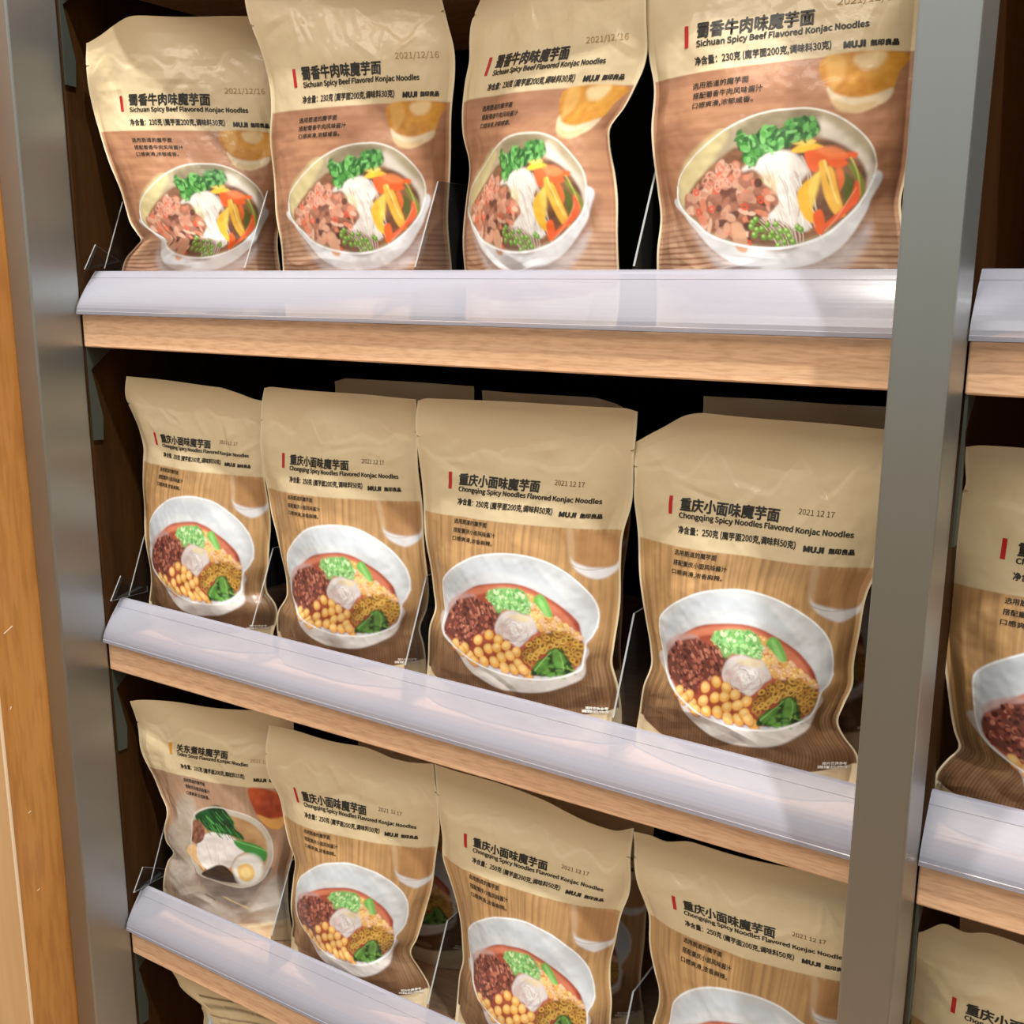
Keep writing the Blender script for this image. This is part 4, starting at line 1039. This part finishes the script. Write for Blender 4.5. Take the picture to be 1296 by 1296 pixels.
def make_pouch(l, r, design, nu, seed, label, group, top=(), k=1.0, text=True, back='plain', crease=1.35, cat='pouch'):
    l = np.array(l, float); r = np.array(r, float)
    if np.abs(l[:, 1:]).max() > 5: l[:, 1:] *= 1e-4; r[:, 1:] *= 1e-4
    k = min(k, 0.86)
    org = (l[-1, 1:] + r[-1, 1:]) / 2
    rng = np.random.default_rng(seed)
    ns = rng.random(8)

    def surf(nu, nq):
        u = np.linspace(0, 1, nu); q = np.linspace(0, 1, nq)
        L = hermite(l[:, 0], l[:, 1:], q); R = hermite(r[:, 0], r[:, 1:], q)
        c = R - L
        n = np.stack([c[:, 1], -c[:, 0], 0 * c[:, 0]], 1); n /= np.linalg.norm(n, axis=1)[:, None]
        P = L[:, None] + c[:, None] * u[None, :, None]
        if len(top):
            tu = np.array(top, float)
            fu = np.linspace(-0.2, 1.2, 281)
            drop = np.interp(fu, tu[:, 0], tu[:, 1])
            drop = np.interp(u, fu, np.convolve(np.pad(drop, 9, 'edge'), np.hanning(21)[1:-1] / np.hanning(21).sum(), 'valid')) * 0.001
            w = np.clip(1 - q / 0.30, 0, 1) ** 1.6
            P[..., 2] -= w[:, None] * drop[None]
        # sealed rim ripples gently out of plane, the same for front and back film
        rip = 0.0016 * np.sin(q * 21 + 6 * ns[0])[:, None] * np.clip(np.abs(2 * u - 1) - 0.75, 0, 1)[None] * 4
        rip = rip + 0.0022 * np.exp(-q / 0.08)[:, None] * np.sin(u * (7 + 5 * ns[1]) + 6 * ns[2])[None]
        P = P + n[:, None] * rip[..., None]
        w = np.clip((u - .025) / .95, 0, 1)
        f = np.clip(1 - np.abs(2 * w - 1) ** 2.3, 0, 1) ** .8
        b = hermite(BQ, BV[:, None], q)[:, 0][:, None] * f[None]
        return u, q, P, n, b, f

    nq = int(nu * 1.42)
    u, q, P, n, b, f = surf(nu, nq)
    g = np.random.default_rng(seed + 100)
    big = fbm((nq, nu), (5, 4), g, 2) - 0.5
    fine = fbm((nq, nu), (30, 20), g, 2) - 0.5
    edge = np.clip(np.minimum(u, 1 - u) / 0.07, 0, 1)[None] * np.clip((q - 0.045) / 0.06, 0, 1)[:, None]
    head = np.exp(-((q - 0.20) / 0.10) ** 2)[:, None]
    # the filled part starts at an uneven line below the seal
    line = 0.125 + 0.11 * (vnoise((1, nu), (1, 9), g)[0] - 0.5)
    st = np.clip((q[:, None] - line[None]) / 0.022, 0, 1); st = st * st * (3 - 2 * st)
    d = 0.0050 * big * crease + 0.0005 * fine * crease + 0.0011 * st * head
    # sharp film creases: tent shaped folds at random places
    uu, vv = u[None] * PW, q[:, None] * PH
    for j in range(int(26 * crease)):
        if j < 13: cx, cy, an, ln, wd, am = PW * (0.12 + 0.76 * g.random()), PH * (0.11 + 0.17 * g.random()), g.random() * 3.14, 8 + 14 * g.random(), 3 + 5 * g.random(), 0.35 + 0.65 * g.random()
        elif j < 20: cx, cy, an, ln, wd, am = PW * (0.07 + 0.86 * (j % 2)) , PH * (0.35 + 0.5 * g.random()), 1.2 + 0.7 * g.random(), 14 + 18 * g.random(), 4 + 5 * g.random(), 0.4 + 0.8 * g.random()
        else: cx, cy, an, ln, wd, am = PW * g.random(), PH * (0.80 + 0.16 * g.random()), -0.5 + g.random(), 10 + 16 * g.random(), 4 + 5 * g.random(), 0.4 + 0.8 * g.random()
        ca, sa = math.cos(an), math.sin(an)
        al = (uu - cx) * ca + (vv - cy) * sa; ac = -(uu - cx) * sa + (vv - cy) * ca
        d = d + (0.001 * am * (1 if g.random() < 0.6 else -1)) * np.exp(-(al / ln) ** 2) * np.clip(1 - np.abs(ac + 0.012 * al * al * (g.random() - 0.5)) / wd, 0, 1)
    d = edge * d
    D = np.maximum(k * b + d, 0.0) + 0.0003
    Pf = P + n[:, None] * D[..., None]
    # tear notches
    if nu > 150:
        tri = np.clip(1 - np.abs(q - 0.112) / 0.005, 0, 1)[:, None] * 0.0034
        cx = (P[:, -1] - P[:, 0]); cx = cx / np.linalg.norm(cx, axis=1)[:, None]
        Pf += (tri * np.clip(1 - u / 0.03, 0, 1)[None])[..., None] * cx[:, None]
        Pf -= (tri * np.clip(1 - (1 - u) / 0.03, 0, 1)[None])[..., None] * cx[:, None]
    t = empty('noodle_pouch', org, label, cat, group)
    Pl = Pf - org
    fp = grid_mesh('front_panel', Pl, FILM, t, sample(CANVAS[design], u, q))
    # back film and the folded gusset under the contents
    u2, q2, P2, n2, b2, f2 = surf(48, 72)
    Pb = P2 - n2[:, None] * (k * 0.85 * b2 + 0.0003)[..., None] - org
    cb = np.empty(Pb.shape, np.float32); cb[:] = lin((206, 180, 136))
    grid_mesh('back_panel', Pb, FILM, t, cb, flip=True)
    fu = np.linspace(0, 1, 48)
    fb = np.stack([np.interp(fu, u, Pl[-1, :, i]) for i in range(3)], 1)
    s = np.linspace(0, 1, 9)[:, None, None]
    Pg = fb[None] * (1 - s) + Pb[-1][None] * s
    Pg[..., 2] += 0.014 * np.sin(np.pi * s[..., 0]) * np.sin(np.pi * fu)[None] ** 0.7
    cg = np.empty(Pg.shape, np.float32); cg[:] = lin((214, 196, 160))
    grid_mesh('bottom_gusset', Pg, FILM, t, cg)
    if text and design in TXT:
        du = np.gradient(Pl, axis=1); dq = np.gradient(Pl, axis=0)
        N = np.cross(dq, du); N /= np.linalg.norm(N, axis=-1)[..., None] + 1e-12
        if N[nq // 2, nu // 2] @ n[nq // 2] < 0: N = -N
        for part, items in TXT[design].items():
            mat = {'accent_bar': INK_AMBER if design == 'oden' else INK_RED, 'date_stamp': INK_GOLD if design != 'chongqing' else INK_DATE, 'serving_lettering': INK_WHITE}.get(part, INK)
            o = lettering(part, items, Pl, N, mat, fp)
            if part == 'accent_bar': o['label'] = 'amber bar' if design == 'oden' else 'red bar'
    return t


G1, G2, G3 = 'pouches in the top row', 'pouches in the middle row', 'pouches in the third row'
BK = 'pouches standing behind the front ones'
S, C_ = 'sichuan', 'chongqing'
FRONT = [
 ('11', S, 250, 'tan stand-up noodle pouch, first from left on the top shelf, turned toward the viewer', G1, [(0, 21), (.1, 14), (.16, 8), (.24, 1), (.3, 0), (1, 1)], .9),
 ('12', S, 270, 'tan Sichuan beef noodle pouch, second from left on the top shelf, upright', G1, [], .9),
 ('13', S, 240, 'tan Sichuan beef noodle pouch, third from left on the top shelf, turned away and narrowed', G1, [], .85),
 ('14', S, 350, 'tan Sichuan beef noodle pouch beside the right post on the top shelf, largest printed bowl', G1, [], 1.0),
 ('21', C_, 210, 'tan Chongqing noodle pouch, first from left on the second shelf, slumped upper right corner', G2, [(0, 0), (.7, 0), (.8, 3), (.9, 7), (1, 8)], .95),
 ('22', C_, 230, 'tan Chongqing noodle pouch, second from left on the second shelf, overlapping the first', G2, [(0, 2), (.03, 0), (1, 0)], .95),
 ('23', C_, 290, 'tan Chongqing noodle pouch with a nearly square top, third from left on the second shelf', G2, [(0, 3), (.03, 0), (.97, 0), (1, 3)], 1.0),
 ('24', C_, 340, 'tan Chongqing noodle pouch with rounded left shoulder, second shelf, beside the right post', G2, [(0, 25), (.05, 19), (.12, 12), (.2, 3), (.27, 0), (1, 0)], 1.0),
 ('25', C_, 330, 'tan Chongqing noodle pouch on the second shelf of the right bay', G2, [(0, 2), (.03, 0), (1, 0)], 1.0),
 ('31', 'oden', 230, 'noodle pouch with amber bar and boiled egg in its printed bowl, third shelf', G3, [(0, 2), (.04, 0), (.8, 0), (1, 3)], .70),
 ('32', C_, 250, 'tan Chongqing noodle pouch on the third shelf, right beside the egg pouch', G3, [(0, 0), (.6, 0), (.75, 5), (.85, 4), (1, 0)], 1.0),
 ('33', C_, 290, 'tan Chongqing noodle pouch with dipped top edge, third from left on the third shelf', G3, [(0, 0), (.6, 0), (.8, 5), (.93, 6), (1, -1)], 1.0),
 ('34', C_, 320, 'tan Chongqing noodle pouch on the third shelf, beside the right post', G3, [(0, 3), (.08, 3), (.14, 6), (.24, 0), (1, 0)], 1.0),
 ('35', C_, 320, 'tan Chongqing noodle pouch on the third shelf of the right bay', G3, [(0, 14), (.05, 10), (.11, 0), (.19, 5), (.26, 0), (1, 0)], 1.0),
 ('41', 'back', 200, 'pouch showing dark ruled lines at the bottom left, under the third shelf', None, [], .8),
]
for i, (key, des, nu, lab, grp, top, k) in enumerate(FRONT):
    make_pouch(POSE[key][0], POSE[key][1], des, nu, 40 + i, lab, grp, top, k, text=des != 'back')


def plain_rows(x0, x1, y, zt, zb, lean=0.0):
    f = lambda x, e: [(0, x, y + lean, zt), (.35, x + e, y + lean * .6, zb + (zt - zb) * .65), (.8, x + 2.5 * e, y, zb + (zt - zb) * .2), (1, x + e, y, zb + .0008)]
    return f(x0, .003), f(x1, -.003)


for i, (sh, x0, x1, y, zt, des, top, lab) in enumerate((
    (2, .176, .328, .128, -.055, C_, [(0, 4), (.1, 0), (1, 0)], 'shaded pouch behind the second pouch of the second shelf, only its top showing'),
    (2, .338, .478, .124, -.0575, C_, [(0, 0), (.75, 0), (.9, 4), (1, 12)], 'shaded pouch behind the square-topped pouch of the second shelf'),
    (2, .530, .686, .128, -.051, C_, [(0, 0), (1, 0)], 'shaded pouch behind the round-shouldered pouch left of the right post'),
    (3, .190, .336, .128, -.375, C_, [(0, 0), (1, 0)], 'shaded pouch behind the second pouch of the third shelf, foot showing beside it'),
    (3, .362, .505, .126, -.372, C_, [(0, 0), (.6, 0), (1, 6)], 'shaded pouch behind the dip-topped pouch of the third shelf'),
    (3, .736, .900, .128, -.400, C_, [(0, 3), (.1, 0), (1, 0)], 'shaded pouch behind the one in the bottom right corner'))):
    l, r = plain_rows(x0, x1, y, zt, LEVEL[sh])
    make_pouch(l, r, des, 120, 80 + i, lab, BK, top, .85, text=True)
